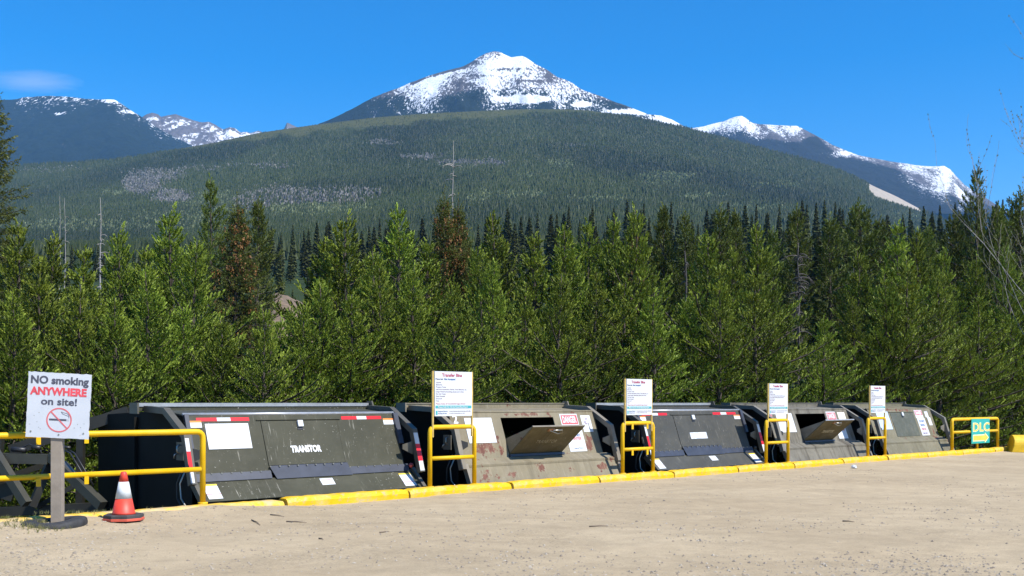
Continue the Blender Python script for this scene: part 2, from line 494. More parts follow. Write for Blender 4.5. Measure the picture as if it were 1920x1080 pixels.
def meadow(x, y):
    """open cut-over ground along the crest"""
    crest = prof(HILL, x)
    d = y - crest
    w = np.interp(x, [300, 420, 520, 700, 880, 1000, 1080, 1150, 1250], [3, 10, 19, 25, 17, 13, 9, 3, 0]) * (1 + .5 * fbm(x / 40, y / 12, 91, 3))
    return np.clip((w - d) / 8, 0, 1) * (x > 300)
def scree(x, y): return np.clip(1.25 - np.abs(y - (366 + (x - 1672) * .52)) / np.interp(x, [1625, 1640, 1665, 1725], [10, 20, 15, 4]), 0, 1) * (x > 1630) * (x < 1722)
def hill_mat():
    m = NT("hillside_ground")
    co = m.coord()
    base = m.ramp(m.noise(.02, 8, .7, co), [(.3, (.020, .034, .012)), (.7, (.036, .052, .018))])
    grass = m.ramp(m.noise(.03, 8, .75, co), [(.3, (.050, .058, .018)), (.6, (.085, .086, .032)), (.75, (.08, .066, .04))])
    c = m.mix(m.attr("meadow"), base, grass)
    sc = m.ramp(m.noise(.05, 8, .7, co), [(.3, (.26, .22, .175)), (.7, (.42, .37, .31))])
    c = m.mix(m.ramp(m.attr("scree"), [(.2, 0.0), (.45, 1.0)]), c, sc)
    m.color(c); m.rough(.95); m.p.inputs["Specular IOR Level"].default_value = .1
    return m.m
hill = np_mesh("hill", np.stack([(xg - 960) / F * yg, yg, zg], -1).reshape(-1, 3), grid_faces(*xg.shape)[:, ::1], hill_mat(), smooth=True,
               attrs={"meadow": meadow(xg, ypx).ravel(), "scree": (scree(xg, ypx) * (yg > 1500)).ravel()})
tag(hill, "broad forested hill below the snowy peak", kind="structure")

def mountain_mat(name, rock, tree, snow=(.82, .84, .88), sp_scale=.055, tree_fine=.06):
    """snow / trees / rock from per-vertex cover broken up by fine noise"""
    m = NT(name)
    co = m.coord()
    mp = m.n("ShaderNodeMapping"); mp.inputs["Scale"].default_value = (1, .45, .30); m.l(co, mp.inputs[0])
    fine = m.noise(sp_scale, 6, .72, mp.outputs[0])
    sn = m.math('ADD', m.attr("snow"), m.math('MULTIPLY', m.math('SUBTRACT', fine, .5), 3.0))
    snm = m.ramp(sn, [(.40, 0.0), (.60, 1.0)])
    tn = m.math('ADD', m.attr("trees"), m.math('MULTIPLY', m.math('SUBTRACT', m.noise(tree_fine, 6, .75, mp.outputs[0]), .5), 1.8))
    trm = m.ramp(tn, [(.40, 0.0), (.60, 1.0)])
    rk = m.ramp(m.noise(.012, 8, .7, co), [(.3, tuple(c * .65 for c in rock)), (.7, tuple(c * 1.25 for c in rock))])
    tc = m.ramp(m.noise(.045, 6, .8, co), [(.3, tuple(c * .6 for c in tree)), (.7, tuple(c * 1.5 for c in tree))])
    c = m.mix(trm, rk, tc)
    c = m.mix(snm, c, snow)
    m.color(c); m.rough(.9); m.p.inputs["Specular IOR Level"].default_value = .1
    m.bump(m.noise(.02, 8, .75, co), .8, 26)
    return m.m

def mountain(name, label, crest, Yc, depth_f, foot_y, depth_b, mat, cover, nx=420, rough=1.0, seed=0, ridge_scale=420):
    """crest: (column, row) skyline of the ridge, standing Yc metres off; the face drops to foot_y over depth_f metres"""
    x0, x1 = crest[0][0], crest[-1][0]
    xs = np.linspace(x0, x1, nx)
    X = (xs - 960) / F * Yc
    rows = prof(crest, xs)
    top = EYE + (HZ - rows) / F * Yc
    v = np.concatenate([np.linspace(0, 1, 150), 1 + np.linspace(.02, 1, 20)])
    Xg, vg = np.meshgrid(X, v)
    topg = np.broadcast_to(top, Xg.shape)
    Yf = Yc - depth_f * (1 - np.minimum(vg, 1)) + depth_b * np.maximum(vg - 1, 0)
    Xg = Xg * Yf / Yc            # the face spreads as a wedge towards the valley
    foot = EYE + (HZ - foot_y) / F * (Yc - depth_f)
    sh = np.minimum(vg, 1) ** 1.15
    z = foot + (topg - foot) * sh
    z = np.where(vg > 1, topg - (topg - foot) * (vg - 1) * .9, z)
    amp = (topg - foot).clip(20)
    edge = np.sin(np.pi * np.clip(vg, 0, 1)) ** .8
    g = ridged(Xg / ridge_scale + .35 * fbm(Xg / 300, Yf / 300, seed + 5, 3), Yf / (ridge_scale * 3.2), seed, 5) - .55
    z = z + rough * amp * .16 * g * edge + rough * amp * .05 * fbm(Xg / 130, Yf / 130, seed + 9, 5) * edge
    z = z + rough * 7 * fbm(Xg / 60, Yf / 60, seed + 13, 4) * np.where(vg <= 1, 1, .3) * .6
    rowg = HZ - (z - EYE) / Yf * F
    colg = 960 + Xg / Yf * F
    gx = np.gradient(z, axis=1) / np.maximum(np.gradient(Xg, axis=1), 1e-3)
    sn, tr = cover(colg, rowg, vg, g, gx, Xg, Yf)
    # break the apparent grid: nothing here is laid out for the lens, the cover follows height and gullies
    o = np_mesh(name, np.stack([Xg, Yf, z], -1).reshape(-1, 3), grid_faces(*Xg.shape), mat, smooth=True,
                attrs={"snow": sn.ravel(), "trees": tr.ravel()})
    tag(o, label, kind="structure")
    return o

PEAK = [(420, 330), (520, 275), (590, 236), (640, 214), (668, 200), (700, 182), (750, 164), (775, 153), (800, 143), (840, 131), (870, 124), (885, 116), (900, 106), (912, 99), (925, 96), (938, 98), (948, 103), (958, 107), (968, 106), (980, 105), (990, 110), (1005, 120), (1030, 134), (1045, 145), (1060, 150), (1075, 157), (1090, 168), (1130, 182), (1175, 199), (1215, 214), (1240, 217), (1260, 225), (1290, 240), (1340, 262), (1450, 330)]
def peak_cover(c, r, v, g, gx, X, Y):
    crest = prof(PEAK, c); d = r - crest
    line = np.interp(c, [560, 640, 700, 760, 830, 900, 960, 1040, 1100, 1150, 1200, 1300], [200, 205, 196, 192, 186, 172, 172, 178, 186, 196, 214, 240])
    hgt = (line - r) / 45.0
    sn = .40 + np.clip(hgt, -1.2, 1.15) * .34 - 1.3 * np.clip(g, -.08, .3)
    sn = sn - .42 * np.clip((c - 560) * 0 + (790 - c) / 130, 0, 1) - .25 * np.clip((c - 1080) / 60, 0, 1) * (c < 1190)
    sn += .22 * fbm((X + .5 * (Y - 5000)) / 90, Y / 700, 31, 5) + .03 - .6 * np.clip(ridged((X - .35 * (Y - 5600) * np.sign(X + 60)) / 95, Y / 1500, 77, 4) - .62, -.12, .3)
    # wind-bared rock along the crest and two ledges
    sn = np.where((d < 5) & (c > 770) & (c < 880), sn - .75, sn)
    sn = np.where((c > 895) & (c < 965) & (r < 118), sn - .22 * np.clip((118 - r) / 10, 0, 1), sn)
    sn -= .4 * blob(c, r, 900, 142, 30, 2.5) + .4 * blob(c, r, 1000, 152, 40, 2.5) + .35 * blob(c, r, 1030, 142, 7, 16) + .3 * blob(c, r, 870, 158, 30, 3)
    sn -= .55 * blob(c, r, 950, 130, 42, 3.5) + .45 * blob(c, r, 880, 118, 26, 5)
    sn += 1.1 * blob(c, r, 985, 186, 50, 8) + .9 * blob(c, r, 1093, 196, 20, 5) + 1.0 * blob(c, r, 1175, 209, 45, 6) + .7 * blob(c, r, 1250, 226, 40, 7)
    sn += .35 * np.clip((fbm((X + Y * .4) / 75, Y / 420, 44, 3)), 0, 1) * (c < 820)
    tr = .5 + (r - line + 6) / 26.0
    tr = np.where(c < 760, tr + .3, tr)
    return sn, tr
mountain("snowy_peak", "snow-capped peak rising behind the forested hill", PEAK, 5600, 1500, 430, 1600,
         mountain_mat("peak_cover", (.095, .082, .078), (.012, .018, .012), sp_scale=.10), peak_cover, 560, 1.0, 4)

LEFT = [(-420, 240), (-200, 205), (-100, 196), (0, 188), (30, 186), (50, 182), (90, 180), (130, 181), (160, 185), (180, 187), (200, 186), (215, 187), (240, 203), (270, 222), (300, 242), (330, 258), (345, 266), (400, 292), (470, 330), (560, 380)]
def left_cover(c, r, v, g, gx, X, Y):
    crest = prof(LEFT, c); d = r - crest
    sn = .30 - d / 90.0 - .5 * np.clip(g + .02, 0, .4) + .40 * fbm(X / 110, Y / 300, 3, 4)
    sn = np.where(c < 30, sn - .3, sn)
    sn += .8 * blob(c, r, 205, 188, 20, 4) + .6 * blob(c, r, 110, 213, 14, 4) + .5 * blob(c, r, 250, 210, 28, 5)
    sn = np.where(c > 262, sn - .2, sn)
    tr = 1.2 + 0 * r - .5 * blob(c, r, 165, 228, 7, 22) - .6 * blob(c, r, 120, 272, 9, 8)
    return sn, tr
mountain("forested_mountain", "long dark forested mountain with patchy snow along its top", LEFT, 7200, 1900, 345, 1500,
         mountain_mat("left_cover", (.09, .075, .06), (.010, .016, .009), sp_scale=.05), left_cover, 420, .8, 14, 700)

CRAG = [(180, 290), (240, 240), (262, 222), (275, 214), (285, 211), (296, 214), (302, 219), (315, 216), (330, 214), (345, 220), (362, 226), (380, 229), (392, 228), (405, 235), (418, 243), (430, 238), (440, 240), (450, 248), (462, 247), (470, 249), (485, 245), (497, 250), (515, 262), (527, 252), (533, 240), (538, 230), (543, 232), (550, 235), (558, 239), (570, 262), (620, 290)]
def crag_cover(c, r, v, g, gx, X, Y):
    sn = .50 - 1.2 * g + .3 * fbm((X - Y * .5) / 120, Y / 500, 7, 4) - np.where(c > 490, .35, 0)
    d = r - prof(CRAG, c)
    sn -= .45 * np.clip((7 - d) / 7, 0, 1)
    return sn, .1 + 0 * r
mountain("rocky_crag", "distant rocky ridge streaked with snow beside the long dark mountain", CRAG, 8600, 1500, 330, 900,
         mountain_mat("crag_cover", (.135, .115, .11), (.02, .025, .02), sp_scale=.028), crag_cover, 420, 1.2, 23, 300)

RIGHT = [(1180, 300), (1270, 246), (1300, 240), (1320, 237), (1340, 231), (1358, 227), (1372, 221), (1382, 218), (1390, 217), (1398, 221), (1408, 229), (1425, 233), (1450, 234), (1480, 236), (1494, 236), (1510, 244), (1530, 254), (1545, 262), (1560, 271), (1590, 284), (1610, 291), (1640, 297), (1670, 303), (1700, 307), (1730, 311), (1752, 312), (1770, 311), (1782, 318), (1795, 332), (1808, 346), (1825, 358), (1850, 372), (1900, 405), (1980, 470)]
def right_cover(c, r, v, g, gx, X, Y):
    d = r - prof(RIGHT, c)
    wid = np.interp(c, [1280, 1330, 1400, 1470, 1500, 1530, 1560, 1620, 1680, 1720, 1760, 1800, 1830], [8, 14, 26, 30, 34, 8, 10, 8, 12, 34, 46, 40, 10])
    sn = .40 - .9 * np.clip(ridged((X - .4 * (Y - 6800)) / 110, Y / 1500, 78, 4) - .62, -.1, .3) + np.clip((wid - d) / 46.0, -.8, .30) - 1.3 * np.clip(g, -.1, .3) + .26 * fbm(X / 150, Y / 300, 8, 4)
    sn -= .7 * blob(c, r, 1518, 262, 30, 24) + .5 * np.clip((c - 1783) / 14, 0, 1) * (d < 16)
    sn += .5 * blob(c, r, 1570, 289, 34, 8)
    tr = .55 + (d - wid) / 14.0 - .15 * np.clip((c - 1740) / 30, 0, 1)
    tr += .6 * blob(c, r, 1518, 262, 30, 24)
    return sn, tr
mountain("snowy_ridge", "lower snowy ridge descending to the right of the hill", RIGHT, 6800, 1700, 400, 1200,
         mountain_mat("ridge_cover", (.105, .096, .100), (.018, .020, .019), sp_scale=.10), right_cover, 480, .6, 37, 420)

# ------------------------------------------------------------------ forest on the hill (countless: stuff)
rng = np.random.default_rng(5)
def spires(P, h, r, tone, sides=5):
    """many two-tier conifers as one mesh"""
    n = len(P); a = rng.random(n) * 6.28
    V = []; 
    ang = a[:, None] + np.arange(sides)[None, :] * 2 * np.pi / sides
    jit = 1 + .35 * (rng.random((n, sides)) - .5)
    def ring(zr, rr):
        return np.stack([P[:, None, 0] + np.cos(ang) * rr[:, None] * jit, P[:, None, 1] + np.sin(ang) * rr[:, None] * jit, np.broadcast_to((P[:, 2] + zr)[:, None], ang.shape)], -1)
    lo = ring(h * .06, r); mid = ring(h * .42, r * .68)
    tip1 = np.stack([P[:, 0], P[:, 1], P[:, 2] + h * .66], -1)[:, None]
    tip2 = np.stack([P[:, 0] + r * .1, P[:, 1], P[:, 2] + h], -1)[:, None]
    V = np.concatenate([lo, tip1, mid, tip2], 1)           # 2*sides+2 per tree
    k = 2 * sides + 2
    b = (np.arange(n) * k)[:, None]
    i = np.arange(sides)[None, :]; j = (i + 1) % sides
    f1 = np.stack([b + i, b + j, b + sides + 0 * i], -1)
    f2 = np.stack([b + sides + 1 + i, b + sides + 1 + j, b + 2 * sides + 1 + 0 * i], -1)
    Fc = np.concatenate([f1, f2], 1).reshape(-1, 3)
    return V.reshape(-1, 3), Fc, np.repeat(tone, k)
def poplars(P, h, r, tone, blades=9):
    """leafless aspens as upright sprays of twigs, one mesh"""
    n = len(P)
    ph = rng.random((n, blades)) * 6.28; rr = r[:, None] * (.15 + .85 * rng.random((n, blades)))
    z0 = h[:, None] * (.05 + .45 * rng.random((n, blades))); z1 = z0 + h[:, None] * (.3 + .3 * rng.random((n, blades)))
    z1 = np.minimum(z1, h[:, None])
    cx = P[:, None, 0] + np.cos(ph) * rr * .6; cy = P[:, None, 1] + np.sin(ph) * rr * .6
    w = r[:, None] * .42 + 0 * ph
    a2 = rng.random((n, blades)) * 3.14
    p1 = np.stack([cx - np.cos(a2) * w, cy - np.sin(a2) * w, P[:, None, 2] + (z0 * .6 + z1 * .4)], -1)
    p2 = np.stack([cx + np.cos(a2) * w, cy + np.sin(a2) * w, P[:, None, 2] + (z0 * .4 + z1 * .6)], -1)
    p3 = np.stack([cx + np.cos(ph) * rr * .3, cy + np.sin(ph) * rr * .3, P[:, None, 2] + z1], -1)
    p0 = np.stack([P[:, None, 0] + 0 * cx, P[:, None, 1] + 0 * cy, P[:, None, 2] + z0], -1)
    V = np.stack([p0, p1, p3, p2], 2).reshape(-1, 3)
    Fc = np.arange(len(V)).reshape(-1, 4)
    return V, Fc, np.repeat(tone, blades * 4)
ASPEN = [(265, 345, 36, 24, .92, 0), (300, 330, 45, 12, .7, 0), (320, 372, 36, 13, .88, 0), (245, 362, 50, 5, .7, 1), (540, 382, 110, 26, .55, 0), (640, 372, 70, 16, .45, 0), (580, 400, 110, 14, .6, 1),
         (790, 296, 40, 4, .8, 0), (890, 307, 62, 6, .8, 0), (720, 269, 34, 4, .6, 0), (1055, 312, 24, 8, .65, 1), (1255, 333, 52, 8, .7, 1), (1240, 345, 40, 8, .4, 1), (980, 333, 16, 4, .6, 1),
         (900, 376, 24, 12, .55, 1), (985, 372, 40, 5, .7, 1), (1080, 275, 46, 3, .4, 0), (1130, 380, 70, 5, .5, 1), (1320, 374, 40, 5, .7, 1), (1460, 352, 46, 8, .35, 1), (420, 385, 70, 20, .45, 1), (150, 430, 130, 12, .5, 1), (330, 420, 90, 18, .45, 1),
         (370, 318, 60, 5, .4, 0), (490, 312, 60, 4, .4, 0), (100, 318, 60, 4, .35, 0), (1420, 395, 60, 6, .5, 1), (1700, 408, 40, 5, .4, 1)]
n = 330000
xs = rng.uniform(-60, 1990, n)
tt = rng.random(n)
Ys = 640 * (3330 / 640) ** tt
zs = hill_z(xs, Ys)
yp = HZ - (zs - EYE) / Ys * F
dens = .55 + .45 * fbm((xs - 960) / F * Ys / 150, Ys / 260, 51, 4)
dens = np.where(yp < prof(HILL, xs) + 60, dens + .25, dens)
keep = rng.random(n) < np.clip(dens * 1.1 + .25, .1, 1) * np.interp(tt, [0, .5, 1], [.42, .7, 1.0])
md = meadow(xs, yp); keep &= (rng.random(n) > md * .72) & (scree(xs, yp) < .2)
asp = np.zeros(n); asp_g = np.zeros(n)
for cx, cy, rx, ry, p, gk in ASPEN:
    b = np.clip(blob(xs + 10 * fbm(xs / 14, yp / 9, 71, 3), yp + 5 * fbm(xs / 20, yp / 9, 77, 3), cx, cy, rx, ry) * 2.2, 0, 1) * p
    asp_g = np.where(b > asp, gk, asp_g); asp = np.maximum(asp, b)
is_asp = rng.random(n) < asp
X = (xs - 960) / F * Ys
P = np.stack([X, Ys, zs - .6], -1)
# the belt of taller dark timber low on the crest's left shoulder, small regrowth near the top
darkbelt = blob(xs, yp, 360, 291, 110, 10) * (yp > prof(HILL, xs) + 8) + blob(xs, yp, 1480, 372, 150, 22) + blob(xs, yp, 780, 350, 200, 16) * .6
hh = np.interp(Ys, [640, 1200, 2200, 3300], [13, 11.5, 9, 7.5]) * rng.uniform(.6, 1.25, n) * (1 + .35 * np.clip(darkbelt, 0, 1))
hh = np.where(md > .3, hh * .55, hh)
rr = hh * rng.uniform(.16, .24, n) * np.interp(Ys, [640, 3300], [1.0, 1.35])
stand = fbm(X / 260, Ys / 420, 61, 4)
tone = np.clip(.5 + 1.0 * stand + .25 * fbm(X / 90, Ys / 200, 88, 3) + rng.uniform(-.13, .13, n) - .35 * np.clip(darkbelt, 0, 1), 0, 1)
k = keep & ~is_asp
V, Fc, T = spires(P[k], hh[k], rr[k], tone[k])
M_HILLT = foliage_mat("hillside_conifers", (.022, .033, .008), (.054, .072, .016), .12, 0)
o = np_mesh("hillside_forest", V, Fc, M_HILLT, attrs={"tone": T})
tag(o, "dense conifer forest covering the broad hill", "forest", kind="stuff")
for gk, nm, lb, mt in ((0, "bare_aspen_stands", "pale leafless aspen stands scattered through the hillside forest", foliage_mat("aspen_twigs", (.17, .16, .145), (.34, .32, .29), .2, 0)),
                       (1, "budding_aspen_stands", "pale green budding aspen stands low on the hillside", foliage_mat("aspen_buds", (.13, .16, .07), (.26, .29, .14), .3, 0))):
    k = is_asp & (asp_g == gk) & (rng.random(n) < .8)
    V, Fc, T = poplars(P[k], hh[k] * .85, rr[k] * 1.1, rng.random(k.sum()))
    o = np_mesh(nm, V, Fc, mt, attrs={"tone": T})
    tag(o, lb, "forest", kind="stuff")

# ------------------------------------------------------------------ trees
def expand(pos, axis, ln, tone, blades, blen, bw, spread, seed):
    """tufts (pos, axis, length) -> narrow triangular needles"""
    g = np.random.default_rng(seed)
    n = len(pos); K = blades
    a = axis / np.linalg.norm(axis, axis=1, keepdims=True)
    ref = np.where(np.abs(a[:, 2:3]) < .9, np.array([[0, 0, 1.]]), np.array([[1., 0, 0]]))
    b = np.cross(a, ref); b /= np.linalg.norm(b, axis=1, keepdims=True); c = np.cross(a, b)
    f = g.random((n, K)) ; ph = g.random((n, K)) * 6.283
    th = spread * (.55 + .7 * g.random((n, K))) * (1.1 - .6 * f)
    d = a[:, None] * np.cos(th)[..., None] + (b[:, None] * np.cos(ph)[..., None] + c[:, None] * np.sin(ph)[..., None]) * np.sin(th)[..., None]
    p0 = pos[:, None] + a[:, None] * (f * ln[:, None])[..., None]
    L = blen * (.7 + .6 * g.random((n, K)))
    tip = p0 + d * L[..., None]
    rv = g.normal(size=(n, K, 3)); side = np.cross(d, rv); side /= np.linalg.norm(side, axis=2, keepdims=True)
    w = (bw * (.7 + .6 * g.random((n, K))))[..., None] * .5
    mid = p0 + d * (L * .45)[..., None]
    V = np.stack([p0, mid - side * w, tip, mid + side * w], 2).reshape(-1, 3)
    tn = np.clip(tone[:, None] + g.uniform(-.12, .12, (n, K)), 0, 1)
    return V, np.arange(len(V)).reshape(-1, 4), np.repeat(tn.ravel(), 4)

def make_pine(seed, H=7.0, Rm=1.6, base=.04, whorl=.36, dens=1.0, style='pine', lean=0.0, sparse=0.0):
    r = random.Random(seed)
    tr = MB(); pos = []; ax = []; ln = []; tone = []; cpos = []; cax = []
    wob = [(r.uniform(-.05, .05), r.uniform(-.05, .05)) for _ in range(9)]
    def trunk_at(z):
        f = z / H * 8; i = min(int(f), 7); q = f - i
        return Vector((wob[i][0] * (1 - q) + wob[i + 1][0] * q + lean * (z / H) ** 1.5, wob[i][1] * (1 - q) + wob[i + 1][1] * q, z))
    tr.tube([trunk_at(H * k / 10) for k in range(11)], [(.016 * H + .02) * (1 - k / 10.5) for k in range(11)], 6)
    z = max(base * H, .3)
    def tuft(p, a, l, t):
        pos.append(tuple(p)); ax.append(tuple(a)); ln.append(l); tone.append(t)
    spruce = style == 'spruce'
    skew = r.random() * 6.28
    while z < H * .965:
        f = z / H; q = (f - base) / (1 - base)
        if spruce: pr = (1 - q) ** .9 * (1 - .25 * max(0, .18 - q) / .18)
        elif style == 'tall': pr = (1 - q ** 2.2) * (.55 + .45 * min(1, q / .35))
        else: pr = (1 - q ** 1.9) * (1 - .5 * min(1, max(0, (q - .55) / .4))) * (.88 + .12 * min(1, q / .3)) * (.82 + .36 * r.random())
        nb = r.randint(6, 7) if not spruce else r.randint(6, 8)
        a0 = r.random() * 6.28
        for b in range(nb):
            if r.random() < sparse: continue
            az = a0 + b * 6.283 / nb + r.uniform(-.3, .3)
            L = max(.12, Rm * pr * r.uniform(.5, 1.25) * (1 + .22 * math.cos(az - skew) if not spruce else 1))
            el = (math.radians(4 + 40 * q ** 1.6) if not spruce else math.radians(-14 + 45 * q ** 2)) + r.uniform(-.14, .14)
            o = trunk_at(z + r.uniform(-.1, .1))
            h = Vector((math.cos(az), math.sin(az), 0))
            pts = []; npt = 5
            p = Vector(o); e = el
            for k in range(npt):
                pts.append(Vector(p)); p = p + (h * math.cos(e) + Vector((0, 0, 1)) * math.sin(e)) * (L / (npt - 1)); e += ((.06, .10, .18, .26, .3)[k] if not spruce else .09)
            tr.tube(pts, [max(.006, .02 * L) * (1 - k / npt * .7) for k in range(npt)], 3, cap=False)
            step = (.112 if not spruce else .085) / dens
            d = max((.16 if not spruce else .2) * L, .1) if L > .5 else .05
            bt = r.uniform(-.22, .22)
            cone = spruce and .50 < q < .97 and r.random() < .85
            while d < L:
                k = d / L * (npt - 1); i = min(int(k), npt - 2); t = k - i
                p = pts[i].lerp(pts[i + 1], t); dirn = (pts[i + 1] - pts[i]).normalized()
                sd = dirn.cross(Vector((0, 0, 1))).normalized()
                out = d / L
                for sgn in ((-1, 1) if r.random() < .8 else (r.choice((-1, 1)),)):
                    tl = (L - d) * .34 + (.17 if not spruce else .06)
                    tl *= r.uniform(.6, 1.2)
                    tw = r.uniform(-.22, .22)
                    up = r.uniform(-.05, .6) if not spruce else r.uniform(-.55, .05)
                    td = (dirn * r.uniform(.5, .95) + sd * sgn * r.uniform(.5, .9) + Vector((0, 0, up))).normalized()
                    m = max(1, int(tl / (.21 if not spruce else .13)))
                    for j in range(m):
                        q2 = p + td * (tl * (j + .4) / m)
                        tipness = (j + 1) / m
                        if not spruce:
                            a2 = (td + Vector((r.uniform(-.3, .3), r.uniform(-.3, .3), r.uniform(.25, .9)))).normalized()
                        else:
                            a2 = (td + Vector((r.uniform(-.3, .3), r.uniform(-.3, .3), r.uniform(-.45, .1)))).normalized()
                        tuft(q2, a2, (.20 if not spruce else .10) * r.uniform(.7, 1.3), min(1, max(0, .42 + bt + tw + r.uniform(-.22, .24))))
                if cone and out > .45 and r.random() < .55:
                    for _ in range(3 if q > .72 else 1):
                        cpos.append(tuple(p + Vector((r.uniform(-.1, .1), r.uniform(-.1, .1), r.uniform(-.14, -.02))))); cax.append((r.uniform(-.2, .2), r.uniform(-.2, .2), -1))
                d += step * r.uniform(.7, 1.3)
            tuft(pts[-1], (pts[-1] - pts[-2]).normalized() + Vector((0, 0, .5 if not spruce else 0)), .2, min(1, .6 + bt))
        z += whorl * r.uniform(.6, 1.2) * (1 - .4 * f)
    top = trunk_at(H)
    for k in range(7):
        tuft(top - Vector((0, 0, .12 * k)), (r.uniform(-.5, .5), r.uniform(-.5, .5), 1), .16, .75)
    return tr, np.array(pos), np.array(ax), np.array(ln), np.array(tone), np.array(cpos).reshape(-1, 3), np.array(cax).reshape(-1, 3)

def pine_thing(name, seed, mat, blades=9, blen=.105, bw=.021, spread=.95, **kw):
    tr, pos, ax, ln, tn, cp, ca = make_pine(seed, **kw)
    root = empty(name, (0, 0, 0))
    tr.build("trunk", M_BARK, root, True)
    V, Fc, T = expand(pos, ax, ln, tn, blades, blen, bw, spread, seed)
    np_mesh("crown", V, Fc, mat, root, attrs={"tone": T})
    if kw.get("style") == 'spruce' and len(cp) and kw.get("H") and seed >= 900:
        V, Fc, T = expand(cp, ca, np.full(len(cp), .12), np.random.default_rng(1).random(len(cp)), 9, .055, .05, .7, seed + 1)
        np_mesh("cones", V, Fc, M_CONE, root, attrs={"tone": T})
    root["H"] = kw["H"]
    return root

PINES = [pine_thing("lodgepole_pine", 11 + i, M_PINE, H=7.0, Rm=rm, whorl=wh, base=.02, sparse=.05, blades=24, blen=.072, bw=.024, spread=.50) for i, (rm, wh) in enumerate(((2.05, .42), (1.8, .40), (2.3, .44), (1.95, .40), (1.65, .39)))]
TALLS = [pine_thing("tall_pine", 41 + i, M_PINED, H=11.0, Rm=rm, base=b, whorl=.42, style='tall', sparse=.18, blades=18, blen=.10, bw=.026, spread=.6) for i, (rm, b) in enumerate(((1.25, .35), (1.05, .45), (1.45, .3)))]
CONED = pine_thing("coned_spruce", 903, M_SPRUCE, H=9.0, Rm=2.3, base=.05, whorl=.27, style='spruce', blades=14, blen=.070, bw=.020, spread=.9)
LIMBY = pine_thing("old_spruce", 61, M_SPRUCE, H=12.0, Rm=1.9, base=.05, whorl=.40, style='spruce', sparse=.12, blades=9, blen=.09, bw=.025, spread=1.0)
used = set()
def place(proto, x, ytop, Y, base_z=-1.25, label=None, cat="tree", group=None, rot=None, wid=1.0, name=None):
    top = EYE + (HZ - ytop) / F * Y
    s = (top - base_z) / proto["H"]
    o = proto if proto not in used else copy_tree(proto)
    used.add(proto)
    o.location = ((x - 960) / F * Y, Y, base_z)
    o.rotation_euler = (0, 0, R.random() * 6.28 if rot is None else rot)
    o.scale = (s * wid, s * wid, s)
    for k in ("label", "category", "group"):
        if k in o: del o[k]
    tag(o, label, cat, group)
    if "H" in o.keys() and o is not proto: del o["H"]
    return o

LM = [(20, "left of the no-smoking sign"), (110, "behind the no-smoking sign"), (205, "above the traffic cone"), (290, "behind the left end of the first bin"), (365, "above the corner of the long railing"),
      (430, "behind the blank white panel of the first bin"), (500, "behind the hinge side of the first bin's door"), (570, "behind the white lettering of the first bin"), (650, "behind the blank right side of the first bin"), (715, "behind the right-hand reflectors of the first bin"),
      (775, "behind the gap after the first bin"), (845, "behind the first list sign"), (915, "behind the white panel of the second bin"), (980, "behind the open door of the second bin"), (1045, "behind the danger notice of the second bin"),
      (1125, "behind the gap after the second bin"), (1200, "behind the second list sign"), (1270, "behind the left side of the third bin"), (1335, "behind the right side of the third bin"), (1400, "behind the gap after the third bin"),
      (1455, "behind the third list sign"), (1540, "behind the open door of the fourth bin"), (1595, "behind the gap after the fourth bin"), (1645, "behind the fourth list sign"), (1700, "behind the closed door of the fifth bin"),
      (1760, "behind the gap after the fifth bin"), (1835, "behind the teal arrow sign"), (1905, "behind the yellow barrier")]
def kerbY(x):
    return 20.46 / (1 - .95 * (x - 960) / F)
seen_lab = {}
def pine_label(kind, x):
    lm = min(LM, key=lambda p: abs(p[0] - x))[1]
    lab = kind + " " + lm
    k = seen_lab.get(lab, 0); seen_lab[lab] = k + 1
    return lab if k == 0 else kind + (", right one " if k == 1 else ", rightmost ") + lm
R.seed(3)
# nearest row: crowns down to the bins, tops where the photo shows a lower tier of crowns
for x, yt in ((-25, 545), (25, 560), (70, 500), (150, 530), (215, 560), (275, 520), (345, 570), (415, 590), (495, 585), (525, 588), (570, 575), (600, 520), (660, 540), (715, 500), (775, 490), (850, 515), (925, 505), (985, 535), (1050, 520), (1115, 500), (1170, 530), (1225, 540),
              (1290, 560), (1350, 490), (1415, 520), (1455, 640), (1545, 590), (1600, 560), (1660, 520), (1700, 480), (1760, 500), (1835, 560), (1895, 590), (1950, 560)):
    place(PINES[R.randrange(5)], x, yt + R.uniform(-12, 12), kerbY(x) + R.uniform(6.5, 9), label=pine_label("bushy low pine", x), group="young pines right behind the bins", wid=R.uniform(1.0, 1.25))
# second row: the pines whose tips stand out
for x, yt, pr in ((38, 422, 1), (100, 443, 4), (160, 470, 1), (225, 428, 3), (270, 470, 1), (320, 392, 3), (365, 455, 0), (548, 580, 0), (605, 455, 1), (648, 404, 3), (700, 470, 2), (747, 392, 4), (800, 455, 1), (925, 404, 4), (900, 470, 0), (1000, 445, 1), (1058, 425, 4), (1105, 420, 1), (1150, 412, 4), (1192, 390, 3),
                  (1325, 440, 0), (1375, 470, 1), (1420, 425, 4), (1610, 470, 2), (1680, 422, 1), (1720, 435, 0), (1770, 470, 2), (1830, 480, 3), (1890, 470, 0), (1940, 500, 1)):
    place(PINES[pr], x, yt, kerbY(x) + R.uniform(11, 15), label=pine_label("taller second-row pine", x), group="pines of the second row", wid=R.uniform(.95, 1.2))
